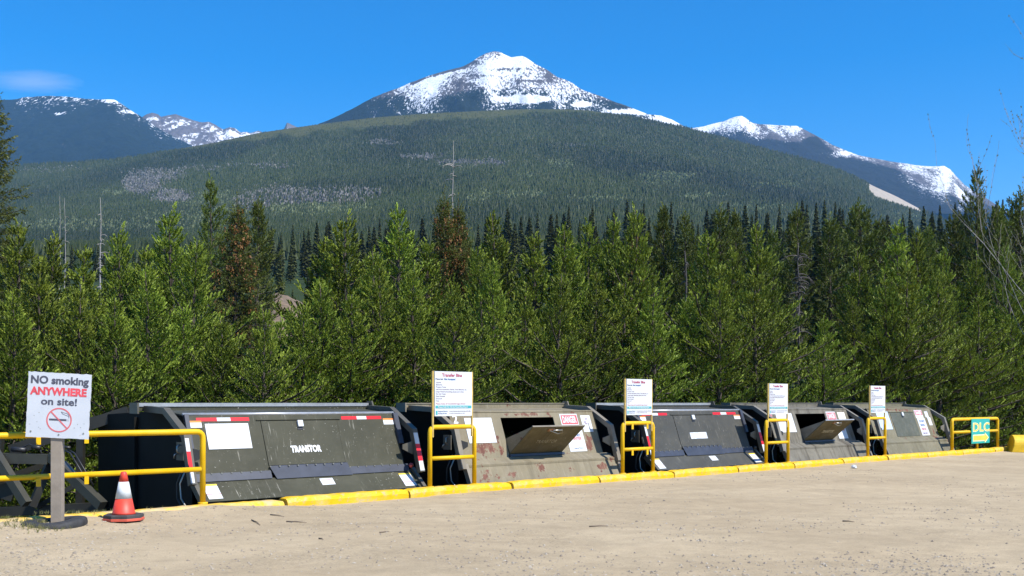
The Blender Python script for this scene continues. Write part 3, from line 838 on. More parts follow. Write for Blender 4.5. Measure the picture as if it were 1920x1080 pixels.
# older pines farther back
for k_, (x, yt, Y, pr) in enumerate(((2020, 520, 52, 2), (2090, 500, 54, 0), (2160, 540, 53, 3), (2040, 430, 60, 1), (2130, 420, 62, 3))):
    place(PINES[pr], x, yt, Y, label=("bushy pine past the yellow barrier, ", "tall pine past the yellow barrier, ")[k_ > 2] + ("closest to it", "second from it", "third from it", "nearer one", "farther one")[k_], group="pines past the barrier", wid=1.2)
for x, yt, pr, w in ((395, 335, 1, .8), (483, 375, 0, .9), (745, 470, 2, 1.0), (1245, 386, 0, .9), (1285, 398, 1, .9), (1350, 388, 2, .9), (1380, 397, 0, .8), (1495, 388, 1, 1.0), (1555, 405, 2, 1.0), (1612, 378, 2, 1.2), (1650, 410, 0, 1.0), (1740, 425, 0, .9),
                     (1832, 310, 1, .75), (1790, 400, 2, 1.0), (1870, 385, 0, 1.1), (1912, 355, 2, 1.1), (20, 440, 2, 1.0), (870, 440, 2, .9), (1080, 450, 1, .9), (1450, 430, 0, 1.0)):
    place(TALLS[pr], x, yt, kerbY(x) + R.uniform(19, 26), label=pine_label("slender older pine", x), group="older pines standing farther back", wid=w)
place(CONED, 441, 372, 33, label="spruce with a red-brown cone-laden top left of the middle of the row", rot=1.0)
place(CONED, 832, 357, 36, label="spruce with a dark cone-laden top, left half of the twin spire", rot=2.2, wid=.78, group="twin cone-laden spires")
place(CONED, 862, 372, 36.5, label="spruce with a dark cone-laden top, right half of the twin spire", rot=4.0, wid=.8, group="twin cone-laden spires")
place(CONED, 1190, 405, 47, label="spruce with a thin sprinkling of cones above the second list sign", rot=5.0, wid=.6)
place(LIMBY, -12, 150, 30, label="tall spruce with drooping limbs cut off by the left edge", rot=.4, wid=1.05)
for p in PINES + TALLS + [CONED, LIMBY]:
    if "H" in p.keys(): del p["H"]

# dead trees
def snag(name, x, ytop, ybot, Y, label, r=.09, n=14, mat=None, blen=.9, seed=1, twigs=0, lean=0.0):
    rr = random.Random(seed)
    X, _, zt = at(x, ytop, Y); zb = at(x, ybot, Y)[2]
    root = empty(name, (X, Y, -1.25), 0, label, "dead tree")
    H = zt + 1.25
    m = MB(); m.tube([(lean * (k / 12) + rr.uniform(-.04, .04), rr.uniform(-.04, .04), H * k / 12) for k in range(13)], [r * (1.08 - k / 12) for k in range(13)], 6)
    m.build("trunk", mat or M_DEAD, root, True)
    b = MB()
    for k in range(n):
        z = rr.uniform((zb + 1.25) * .9, H * .95); a = rr.random() * 6.28; L = blen * rr.uniform(.3, 1) * (1.1 - .6 * z / H)
        p = Vector((lean * z / H, 0, z)); pts = []
        e = rr.uniform(.1, .5)
        for j in range(6):
            pts.append(Vector(p)); p = p + Vector((math.cos(a) * math.cos(e), math.sin(a) * math.cos(e), math.sin(e))) * L / 5; e -= rr.uniform(.15, .35)
        b.tube(pts, [max(.006, r * .28) * (1 - .13 * j) for j in range(6)], 3, cap=False)
        for q in range(twigs):
            i = rr.randrange(1, 5); p2 = pts[i]; d = Vector((rr.uniform(-1, 1), rr.uniform(-1, 1), rr.uniform(-.9, .3))).normalized() * L * .45
            b.tube([p2, p2 + d * .5 + Vector((0, 0, -.03)), p2 + d + Vector((0, 0, -.1))], [.008, .006, .004], 3, cap=False)
    b.build("limbs", mat or M_DEAD, root, True)
    return root
snag("dead_snag", 849, 264, 430, 39, "tall bleached snag with curved bare limbs between the cone-laden spires", .075, 12, None, .85, 4)
snag("dead_snag", 113, 368, 460, 52, "thin bleached snag behind the no-smoking sign, shorter limbed of the pair", .06, 5, None, .3, 8)
snag("dead_snag", 122, 371, 450, 54, "thin bleached snag with one hooked limb beside its straighter partner", .06, 7, None, .7, 9)
snag("dead_snag", 189, 370, 520, 44, "grey forked snag with short broken limbs above the traffic cone", .085, 26, None, .55, 12, 1)
snag("dead_pine", 1497, 455, 660, 41, "dead grey pine with a tangle of bare twigs behind the third list sign", .11, 60, M_DEADT, 1.2, 21, 4)
snag("dead_pine", 1742, 430, 560, 52, "dead dark pine with short twigs behind the fifth bin", .1, 50, M_DEADT, .9, 25, 3)
snag("dead_pine", 1285, 470, 640, 44, "bare dark trunk in the gap above the third bin", .13, 12, M_DEADT, .7, 27, 2)
snag("dead_pine", 1600, 480, 600, 50, "dead pine trunk among crowns behind the fourth list sign", .1, 30, M_DEADT, .8, 29, 2)

# budding broadleaf tree at the right edge
def budding(name, x, Y, label, seed, H, lean):
    rr = random.Random(seed); root = empty(name, ((x - 960) / F * Y, Y, -1.0), 0, label, "tree")
    m = MB(); pos = []; ax = []
    def grow(p, d, L, r, lev):
        pts = [Vector(p)]; q = Vector(p); dd = Vector(d)
        for k in range(6):
            dd = (dd + Vector((rr.uniform(-.16, .16), rr.uniform(-.16, .16), rr.uniform(-.04, .16)))).normalized(); q = q + dd * L / 6; pts.append(Vector(q))
        m.tube(pts, [max(.005, r * (1 - .11 * k)) for k in range(7)], 4 if lev < 2 else 3, cap=False)
        if lev < 3:
            for k in range(2, 7):
                for _ in range(2 if lev else 3):
                    if rr.random() < (.5, .36, .28)[lev]:
                        nd = (dd + Vector((rr.uniform(-1, 1), rr.uniform(-1, 1), rr.uniform(-.2, .7))) * .8).normalized()
                        grow(pts[k], nd, L * rr.uniform(.35, .6), r * .5, lev + 1)
        if lev >= 2:
            for k in range(1, 7):
                if rr.random() < .55: pos.append(tuple(pts[k])); ax.append(tuple(dd))
    for i in range(3 if seed == 5 else 2):
        grow((rr.uniform(-.3, .3), rr.uniform(-.3, .3), 0), Vector((lean + rr.uniform(-.22, .18), rr.uniform(-.2, .2), 1)).normalized(), H * rr.uniform(.7, 1), .038, 0)
    m.build("limbs", M_DEAD if seed % 2 else M_DEADT, root, True)
    V, Fc, T = expand(np.array(pos), np.array(ax), np.full(len(pos), .06), np.random.default_rng(3).random(len(pos)), 5, .055, .04, 1.0, seed)
    np_mesh("crown", V, Fc, M_BUD, root, attrs={"tone": T})
budding("budding_tree", 1972, 45, "tall budding broadleaf tree with pale arching branches at the right edge", 5, 12.5, -.04)
budding("budding_tree", 1950, 50, "smaller budding broadleaf tree with thin leaning stems beside the yellow barrier", 8, 7.0, -.04)

# belt of dark conifers on the bench behind (each a thing)
def far_conifer(seed, H=20.0, Rm=2.2, thin=0.0):
    g = np.random.default_rng(seed); root = empty("dark_conifer", (0, 0, 0))
    MB().tube([(0, 0, 0), (0, 0, H * .97)], [.17, .03], 5).build("trunk", M_BARK, root, True)
    n = 950
    q = g.random(n) ** .85
    zz = H * (.10 + .88 * q); L = Rm * (1 - q ** 1.3) * g.uniform(.35, 1.15, n) * .9 + .22
    a = g.random(n) * 6.283
    lay = .5 + .5 * np.sin(zz * 5.2 + a)
    zz = zz + .3 * lay
    hx, hy = np.cos(a), np.sin(a)
    r0 = L * g.uniform(.0, .45, n)
    w = .20 + .22 * L * .6
    dz = -L * g.uniform(.15, .55, n)
    p0 = np.stack([hx * r0, hy * r0, zz], -1)
    tip = np.stack([hx * L, hy * L, zz + dz], -1)
    tw = g.normal(size=n) * .5
    sd = np.stack([-hy * w, hx * w, tw * w], -1)
    mid = p0 * .45 + tip * .55
    V = np.stack([p0, mid - sd, tip, mid + sd], 1).reshape(-1, 3)
    tone = np.clip(.25 + .4 * (L / (Rm + .2)) + g.uniform(-.2, .3, n), 0, 1)
    np_mesh("crown", V, np.arange(4 * n).reshape(-1, 4), M_FAR, root, attrs={"tone": np.repeat(tone, 4)})
    return root
FARS = [far_conifer(70 + i, 20, rm) for i, rm in enumerate((2.9, 2.4, 3.3, 2.7))]
R.seed(11)
first = set()
BAND = [(-60, 470), (0, 462), (150, 455), (300, 450), (420, 440), (505, 428), (600, 414), (700, 404), (800, 400), (900, 396), (1000, 390), (1150, 379), (1300, 384), (1450, 380), (1550, 366), (1640, 382), (1700, 388), (1760, 374), (1830, 370), (1990, 352)]
cnt = 0
for row, (Y0, dy, num) in enumerate(((450, 0, 100), (385, 16, 80), (315, 38, 46), (240, 60, 30), (165, 62, 40), (190, 96, 60))):
    for i in range(num):
        x = -60 + 2040 * (i + R.uniform(.05, .95)) / num
        if row == 5 and not 420 < x < 680: continue
        if row == 4 and x < 600: continue
        Y = Y0 * R.uniform(.93, 1.07)
        yt = float(prof(BAND, x)) + dy + abs(R.gauss(0, 15)) - (R.random() < .12) * R.uniform(3, 12) + 9 * float(fbm(np.array([x / 55.0]), np.array([row * 3.1]), 19, 3)[0])
        gz = float(hill_z(np.array([x]), np.array([Y]))[0]) - .4
        top = EYE + (HZ - yt) / F * Y
        h = top - gz
        if h < 7: continue
        pr = FARS[R.randrange(4)]
        o = pr if pr not in first else copy_tree(pr)
        first.add(pr)
        o.location = ((x - 960) / F * Y, Y, gz)
        s = h / 20
        o.scale = (max(.55, min(1.3, s)) * R.uniform(.8, 1.45),) * 2 + (s,)
        o.rotation_euler = (0, 0, R.random() * 6.28)
        tag(o, "narrow dark conifer in the belt of timber below the broad hill", "tree", "dark conifers of the far timber belt")
        cnt += 1
# bare earth bank seen through the gap in the pines
pts = []
nb = 26
vs_, fs_ = [], []
for i in range(nb):
    for j in range(10):
        x = 420 + (i / (nb - 1)) * 230; Y = 62 + j * 3.2
        zz = float(np.interp(j, [0, 3, 6, 8, 9], [-1.4, 3.0, 8.6, 10.6, 10.0])) * math.sin(math.pi * i / (nb - 1)) ** .9 * (1 + .03 * math.sin(i * .8)) + R.uniform(-.10, .10)
        if i in (0, nb - 1): zz = -1.4
        vs_.append(((x - 960) / F * Y, Y, zz))
for i in range(nb - 1):
    for j in range(9): fs_.append((i * 10 + j, (i + 1) * 10 + j, (i + 1) * 10 + j + 1, i * 10 + j + 1))
M_BANK = (lambda m: (m.color(m.ramp(m.noise(.9, 8, .75), [(.3, (.06, .055, .03)), (.5, (.16, .11, .07)), (.7, (.24, .165, .115))])), m.rough(.95), m.m)[-1])(NT("bare_earth"))
tag(link_mesh("earth_bank", vs_, fs_, M_BANK, None, True), "bare earth bank showing through the gap in the pines", kind="structure")

# ------------------------------------------------------------------ kerb blocks
KN = ["at the far left end, mostly buried in gravel", "left of the tyre, mostly buried in gravel", "behind the tyre and the cone, half buried", "below the end post of the long railing, dusty", "in front of the first bin's door", "below the first list sign", "in front of the open-door rusty second bin",
      "before the gap after the second bin", "below the second list sign", "in front of the third bin's apron", "below the third list sign", "in front of the fourth bin's open door", "below the fourth list sign", "in front of the fifth bin's closed door", "after the fifth bin", "below the teal arrow sign", "at the far end, next to the yellow barrier"]
def kerb_block(L, seed):
    rr = random.Random(seed); m = MB()
    prof_ = [(-.15, -.16), (-.15, .03), (-.125, .08), (-.085, .10), (.085, .10), (.13, .08), (.15, .04), (.15, -.16)]
    n = 24; vs = []; fs = []; k = len(prof_)
    for i in range(n + 1):
        f = i / n; x = f * L
        e = min(f, 1 - f) * L; ch = .022 * math.exp(-e / .05)
        for y, z in prof_:
            j = rr.uniform(-.006, .006)
            vs.append((x, y * (1 - ch * 2) + j, z - (ch + j if z > 0 else 0)))
    for i in range(n):
        for q in range(k):
            fs.append((i * k + q, (i + 1) * k + q, (i + 1) * k + (q + 1) % k, i * k + (q + 1) % k))
    fs.append(tuple(range(k))); fs.append(tuple(range((n + 1) * k - 1, n * k - 1, -1)))
    m.add(vs, fs); return m
for i in range(17):
    s0 = 1.28 + 2.45 * (i - 4) + .02
    if i == 16: L = 1.1
    else: L = 2.40
    o = kerb_block(L, i).build("concrete_kerb", M_KERBD if i < 4 else M_KERB)
    o.location = W(s0, -.13 + R.uniform(-.012, .012), -.025 if i < 4 else R.uniform(-.008, .008)); o.rotation_euler = (0, 0, ANG + R.uniform(-.004, .004))
    tag(o, "yellow painted concrete kerb block " + KN[i], "kerb", "yellow kerb blocks along the bins")

# ------------------------------------------------------------------ railings and list signs
def rail_frame(s0, s1, top, mid, name, label, group=None, r=.032, tabs=(), left_open=False, extra_post=None):
    root = empty(name, W(s0, 0, .09), ANG, label, "railing", group)
    L = s1 - s0
    m = MB()
    path = [(0, 0, 0), (0, 0, top), (L, 0, top), (L, 0, 0)]
    if left_open: path = path[1:]
    m.tube(round_path(path, .11), r, 12); m.build("hoop", M_YELLOW, root, True)
    MB().tube([(r * .8 if not left_open else 0, 0, mid), (L - r * .8, 0, mid)], r * .9, 10).build("middle_rail", M_YELLOW, root, True)
    for x, z in tabs:
        MB().box(x - .03, x + .03, -.046, -.034, z - .13, z - .02).build("tab", M_YELLOW, root)
    if extra_post: MB().tube([(extra_post, 0, 0), (extra_post, 0, mid - r)], r * .8, 10).build("post", M_YELLOW, root, True)
    for x in ((0, L) if not left_open else (L,)):
        MB().tube([(x, 0, -.02), (x, 0, .015)], r * 1.7, 12).build("base_plate", M_YELLOW, root, True)
    return root
lt = []
for xpx in (70, 160):
    lt += [(s_of(xpx) + 9.0, 1.075), (s_of(xpx) + 9.0, .51)]
rail_frame(-9.0, 0.0, 1.075, .51, "long_railing", "long yellow pipe railing behind the no-smoking sign", r=.043, tabs=lt, left_open=True)
SIGNS = [(4.39, 5.45), (9.66, 10.68), (15.1, 16.1), (20.2, 21.2)]
ORD = ["first", "second", "third", "fourth"]
WHERE = ["between the first and second bins", "between the second and third bins", "between the third and fourth bins", "between the fourth and fifth bins"]
def Mxz(x, y, z, rz=0.0):      # text lying in the x-z plane, facing -y
    return Matrix.Translation((x, y, z)) @ Matrix.Rotation(rz, 4, 'Z') @ Matrix.Rotation(math.radians(90), 4, 'X')
for i, (a, b) in enumerate(SIGNS):
    tb = [(.28, 1.07), (.78, 1.07), (.28, .51), (.78, .51)] if i == 1 else ()
    rail_frame(a, b, 1.07, .51, "sign_railing", "yellow pipe hoop railing standing " + WHERE[i], "yellow hoop railings under the list signs", r=.042, tabs=tb)
    root = empty("list_sign", W(a, -.045, 1.20), ANG, "white list sign with teal band, on uprights " + WHERE[i], "sign", "white list signs above the hoop railings")
    Ls = b - a
    zt = EYE + (HZ - (697, 711, 719.5, 723.5)[i]) / F * (W((a + b) / 2, 0)[1]) - 1.20
    zb = EYE + (HZ - (780, 778, 776.5, 774)[i]) / F * (W((a + b) / 2, 0)[1]) - 1.20
    x0, x1 = .05, Ls - .10
    h = zt - zb; w = x1 - x0
    for x in (x0 - .012, x1 + .012):
        MB().box(x - .015, x + .015, 0, .03, -.22, zt + .005).build("upright", M_BARRP, root)
    bd = MB().box(x0 + .012, x1 - .012, -.016, 0, zb, zt).build("board", M_WHITE, root, bevel=.002)
    yb = -.0178
    def line(txt, fx, fz, fw, fs, mat, bold=0.0):
        lettering(txt, mat, bd, Mxz(x0 + w * fx, yb, zt - h * fz), width=w * fw, size=h * fs, bold=bold)
    line("Transfer Bins", .20, .115, .52, .10, M_PURP, .002)
    line("Materials", .03, .19, .19, .055, M_NAVY); line("Not Accepted", .25, .19, .29, .055, M_BLUEPR, .0015)
    for k, (t, fw) in enumerate((("Liquids", .13), ("Batteries", .16), ("Propane Tanks", .26), ("Lead Acid Automotive, Marine, Truck Batteries, etc.", .80), ("Large Metals (including pipes) and wires", .72), ("Hot Ash Waste", .25), ("Dead Animals", .23), ("Drywall", .15), ("Tires", .08))):
        line(t, .04, .26 + .0515 * k, fw, .042, M_GREYPR)
    line("Please keep all household bags closed", .04, .735, .76, .042, M_PINK)
    MB().box(x0 + .03, x1 - .03, yb - .001, -.0162, zt - h * .825, zt - h * .765).build("colour_band", M_TEAL, bd)
    lettering("Please Ask For All the Recycling Depot", M_WHITE, bd, Mxz(x0 + w * .09, yb - .002, zt - h * .81), width=w * .78, size=h * .042, bold=.0008)
    MB().prism([(-.0162, zt - h * .97), (yb, zt - h * .97), (yb, zt - h * .88), (-.0162, zt - h * .88)], x0 + w * .04, x0 + w * .085).build("emblem", M_TEAL, bd)
    line("Regional District", .10, .905, .24, .040, M_BLUEPR); line("Recycling and waste", .10, .95, .22, .034, M_BLUEPR)
    line("For more information about this site please call the office", .39, .90, .56, .032, M_GREYPR); line("or ask an attendant on site", .39, .945, .40, .032, M_GREYPR)

# arrow sign and its railing
ra, rb = 25.56, 29.05
rail_frame(ra, rb, .98, .57, "arrow_railing", "wide yellow pipe railing carrying the teal arrow sign", r=.052, extra_post=(s_of(1832) - ra))
sa, sb = s_of(1817.5), s_of(1851.5)
root = empty("arrow_sign", W(sa, -.06, .55), ANG, "teal board with yellow DLC letters and right-pointing arrow", "sign")
wB = sb - sa; z0, z1 = -.33, .52
bd = MB().box(0, wB, -.015, 0, z0 + .05, z1).build("board", M_TEALB, root, bevel=.004)
lettering("DLC", M_CREAM, bd, Mxz(.07, -.017, .115), width=wB - .13, size=.40, bold=.013, name="lettering")
lettering("DLC", M_AMBER, bd, Mxz(.085, -.020, .125), width=wB - .165, size=.375, bold=-.002, name="lettering")
def arrow(k, y0, y1, mat):
    x0, x1 = .14 - k, wB - .12 + k * 1.3; zc = -.10
    m = MB(); poly = [(x0, zc - .075 - k), (x1 - .28, zc - .075 - k), (x1 - .30, zc - .14 - k), (x1, zc), (x1 - .30, zc + .14 + k), (x1 - .28, zc + .075 + k), (x0, zc + .075 + k)]
    n = len(poly)
    m.add([(x, y0, z) for x, z in poly] + [(x, y1, z) for x, z in poly], [tuple(range(n)), tuple(range(2 * n - 1, n - 1, -1))] + [(i, i + n, (i + 1) % n + n, (i + 1) % n) for i in range(n)])
    return m.build("arrow", mat, bd)
arrow(.035, -.0165, -.0152, M_CREAM); arrow(0, -.0195, -.0167, M_AMBER)

# yellow barrier end at the right edge
m = MB(); m.prism([(0, 0), (.70, 0), (.70, .22)] + [(.35 + .35 * math.cos(t), .22 + .36 * math.sin(t)) for t in np.linspace(0.1, math.pi - .1, 14)] + [(0, .22)], 0, 2.6)
o = m.build("concrete_barrier", M_BARR, None, False, .02)
p = at(1911, 846, 3200 / (846 - 755)); o.location = (p[0], p[1] + .3, -.06); o.rotation_euler = (0, 0, math.radians(-8))
# tapered front face: widen the foot
for v in o.data.vertices:
    if v.co.z < .3: v.co.x -= (.3 - v.co.z) * .35 * (1 if v.co.x < 1 else -1)
tag(o, "yellow rounded concrete barrier beyond the arrow sign", "barrier")

# ------------------------------------------------------------------ no-smoking sign, tyre, cone
def ground_z(x, y):
    p = Vector((x, y, 0)) - P0; return float(lot_height(np.array([p.dot(D)]), np.array([p.dot(N)]))[0])
px, py, _ = at(108, 968, 13.95)
root = empty("no_smoking_sign", (px, py, 0), math.radians(6), "white no-smoking sign on a weathered timber post, tilted clockwise", "sign")
MB().box(-.072, .072, -.055, .055, -.1, 1.62).build("post", M_POST, root, bevel=.006)
def sign_white():
    m = NT("peeling_white_board")
    co = m.coord()
    c = m.ramp(m.noise(3, 5, .6, co), [(.3, (.52, .55, .60)), (.7, (.60, .62, .66))])
    c = m.mix(m.ramp(m.noise(30, 5, .7, co), [(.685, 0.0), (.70, .8)]), c, (.30, .29, .28))
    c = m.mix(m.ramp(m.noise(5.5, 8, .75, co), [(.66, 0.0), (.68, .7)]), c, (.52, .50, .46))
    m.color(c); m.rough(.5); return m.m
rr = random.Random(4)
edge = []
wS, hS = .79, .85
for k in range(22): edge.append((-.395 + wS * k / 22, 0 + rr.uniform(-.003, .003)))
for k in range(22): edge.append((.395 + rr.uniform(-.008, .003), hS * k / 22))
for k in range(22): edge.append((.395 - wS * k / 22, hS + rr.uniform(-.008, .003)))
for k in range(22): edge.append((-.395 + rr.uniform(-.003, .003), hS - hS * k / 22))
m = MB(); n_ = len(edge)
m.add([(x, -.018, z) for x, z in edge] + [(x, 0, z) for x, z in edge], [tuple(range(n_)), tuple(range(2 * n_ - 1, n_ - 1, -1))] + [(i, i + n_, (i + 1) % n_ + n_, (i + 1) % n_) for i in range(n_)])
board = m.build("board", sign_white(), root)
board.location = (.015, -.058, 1.14); board.rotation_euler = (0, math.radians(2.9), 0)
def bl(txt, x, z, w, size, mat, bold): lettering(txt, mat, board, Mxz(x, -.0195, z), width=w, size=size, bold=bold)
M_INK = plain("faded_ink", (.075, .075, .105), .6, 0, .3, 20)
M_REDINK = plain("faded_red_ink", (.68, .07, .09), .6, 0, .3, 9)
bl("NO smoking", -.367, .703, .725, .137, M_INK, .0045)
bl("ANYWHERE", -.357, .557, .71, .137, M_REDINK, .006)
bl("on site!", -.224, .430, .45, .130, M_INK, .003)
# prohibition roundel
def ring(cx, cz, r0, r1, n=48, y0=-.0205, y1=-.0182):
    m = MB()
    vs = []
    for rr_, yy in ((r0, y0), (r1, y0), (r1, y1), (r0, y1)):
        vs += [(cx + rr_ * math.cos(2 * math.pi * k / n), yy, cz + rr_ * math.sin(2 * math.pi * k / n)) for k in range(n)]
    fs = []
    for q in range(4):
        for k in range(n): fs.append((q * n + k, q * n + (k + 1) % n, ((q + 1) % 4) * n + (k + 1) % n, ((q + 1) % 4) * n + k))
    m.add(vs, fs); return m
rg = ring(.015, .235, .143, .160)
c45 = math.sqrt(.5)
a1, a2 = (.015 - .147 * c45, .235 + .147 * c45), (.015 + .147 * c45, .235 - .147 * c45)
w_ = .008 * c45
rg.hexa([(a1[0] - w_, -.0212, a1[1] - w_), (a2[0] - w_, -.0212, a2[1] - w_), (a2[0] - w_, -.0182, a2[1] - w_), (a1[0] - w_, -.0182, a1[1] - w_),
         (a1[0] + w_, -.0212, a1[1] + w_), (a2[0] + w_, -.0212, a2[1] + w_), (a2[0] + w_, -.0182, a2[1] + w_), (a1[0] + w_, -.0182, a1[1] + w_)])
rg.build("roundel", plain("roundel_red", (.62, .14, .15), .6), board)
MB().box(-.11, .105, -.0200, -.0182, .226, .250).build("cigarette", M_INK, board)
MB().box(.108, .14, -.0200, -.0182, .226, .250).build("cigarette_tip", plain("tip_grey", (.45, .47, .52), .6), board)
m = MB()
pth = [(.135, .262), (.135, .29), (.10, .30), (.055, .318), (.035, .345), (.06, .335), (.11, .325), (.135, .305), (.137, .275)]
for a, b in zip(pth, pth[1:]): m.tube([(a[0], -.0192, a[1]), (b[0], -.0192, b[1])], .0022, 5)
m.build("smoke_mark", M_INK, board)
m = MB()
for x, z in ((-.33, .075), (.33, .075), (.02, .045)): m.tube([(x, -.024, z), (x, -.018, z)], .011, 8)
m.build("screw", M_STEEL, board)
m = MB()
for x, z in ((-.30, .28), (-.26, .20), (-.35, .165), (-.235, .13), (-.215, .11), (.25, .19), (.29, .15), (.33, .20), (.21, .14), (-.24, .32)): m.tube([(x, -.0192, z), (x, -.018, z)], .006, 6)
m.build("pellet_mark", M_STEEL, board)

# half-buried tyre
px, py, _ = at(102, 974, 13.84)
m = MB(); NT_, NS_ = 72, 14; vs = []; fs = []
for i in range(NT_):
    a = 2 * math.pi * i / NT_
    for j in range(NS_):
        b = 2 * math.pi * j / NS_
        cr, cz = math.cos(b), math.sin(b)
        rad = .295 + .105 * (abs(cr) ** .6) * (1 if cr > 0 else -1) + (.006 if (i % 2 and cr > .4) else 0)
        vs.append((rad * math.cos(a), rad * math.sin(a), .075 * (abs(cz) ** .7) * (1 if cz > 0 else -1) + .01 * math.sin(a * 2 + 1)))
for i in range(NT_):
    for j in range(NS_):
        fs.append((i * NS_ + j, ((i + 1) % NT_) * NS_ + j, ((i + 1) % NT_) * NS_ + (j + 1) % NS_, i * NS_ + (j + 1) % NS_))
m.add(vs, fs)
o = m.build("tyre_planter", plain("dusty_tyre_rubber", (.030, .030, .032), .75, 0, .4, 12), None, True)
o.location = (px, py, .012); o.rotation_euler = (math.radians(2), math.radians(-3), 0)
tag(o, "old tyre lying around the foot of the no-smoking post", "tyre")

# traffic cone
px, py, _ = at(232, 973, 14.40)
root = empty("traffic_cone", (px, py, ground_z(px, py) + .004), .5, "orange-red traffic cone with one white band, standing on the gravel", "cone")
root.scale = (1.02, 1.02, .98)
def slabp(rad, z0, z1, n=8, rot=.39):
    m = MB(); m.lathe([(rad, z0), (rad, z1 - .01), (rad - .012, z1)], 0, 0, n); return m
M_CONER = plain("cone_red", (.66, .055, .03), .5, 0, .12, 12)
slabp(.265, .005, .04, 8).build("lower_base", plain("base_red", (.55, .09, .05), .6, 0, .2, 10), root)
slabp(.258, .04, .085, 8).build("upper_base", plain("base_black", (.045, .042, .042), .7, 0, .4, 10), root)
def cr(z): return .145 - (z - .085) / .60 * .112
MB().lathe([(cr(.0855) + .01, .0855), (cr(.10), .11), (cr(.30), .30)], 0, 0, 32).build("lower_cone", M_CONER, root, True)
MB().lathe([(cr(.30) + .002, .3005), (cr(.53) + .002, .53)], 0, 0, 32).build("reflective_band", plain("cone_white", (.66, .69, .70), .4, 0, .08, 14), root, True)
MB().lathe([(cr(.53), .5305), (cr(.655), .655), (cr(.67) - .008, .668), (.008, .67)], 0, 0, 32).build("upper_cone", M_CONER, root, True)

# ------------------------------------------------------------------ transfer bins
A0, A1 = (.60, .45), (.95, 1.42)
VL = math.hypot(A1[0] - A0[0], A1[1] - A0[1])
VD = ((A1[0] - A0[0]) / VL, (A1[1] - A0[1]) / VL); VN = (-VD[1], VD[0])
B0, B1 = (.26, .075), (.58, .37)
BL = math.hypot(B1[0] - B0[0], B1[1] - B0[1])
BD = ((B1[0] - B0[0]) / BL, (B1[1] - B0[1]) / BL); BN = (-BD[1], BD[0])
def fr(frame, h, o):
    (p, d, n) = frame; return (p[0] + d[0] * h + n[0] * o, p[1] + d[1] * h + n[1] * o)
MAIN = (A0, VD, VN); APR = (B0, BD, BN)
def pbox(m, frame, s0, s1, h0, h1, o0, o1):
    a, b, c, d = fr(frame, h0, o0), fr(frame, h0, o1), fr(frame, h1, o1), fr(frame, h1, o0)
    m.hexa([(s0, *a), (s1, *a), (s1, *b), (s0, *b), (s0, *d), (s1, *d), (s1, *c), (s0, *c)]); return m
def Mpanel(frame, s, h, o):
    p, d, n = frame; y, z = fr(frame, h, o)
    return Matrix(((1, 0, 0, s), (0, d[0], n[0], y), (0, d[1], n[1], z), (0, 0, 0, 1)))
def bar_path(m, pts, width, x0, x1):
    """flat bar following a (y,z) polyline, mitred"""
    P = [Vector(p) for p in pts]; L = []; Rr = []
    for i, p in enumerate(P):
        d1 = (P[i] - P[i - 1]).normalized() if i else (P[1] - P[0]).normalized()
        d2 = (P[i + 1] - P[i]).normalized() if i < len(P) - 1 else d1
        n = Vector((-(d1 + d2).y, (d1 + d2).x)).normalized(); k = 1 / max(.4, n.dot(Vector((-d1.y, d1.x))))
        L.append(p + n * width * .5 * k); Rr.append(p - n * width * .5 * k)
    for i in range(len(P) - 1):
        q = [L[i], Rr[i], Rr[i + 1], L[i + 1]]
        m.prism([(v.x, v.y) for v in q], x0, x1)
APR_OLD0, APR_OLD1 = (.24, .05), (.40, .40)
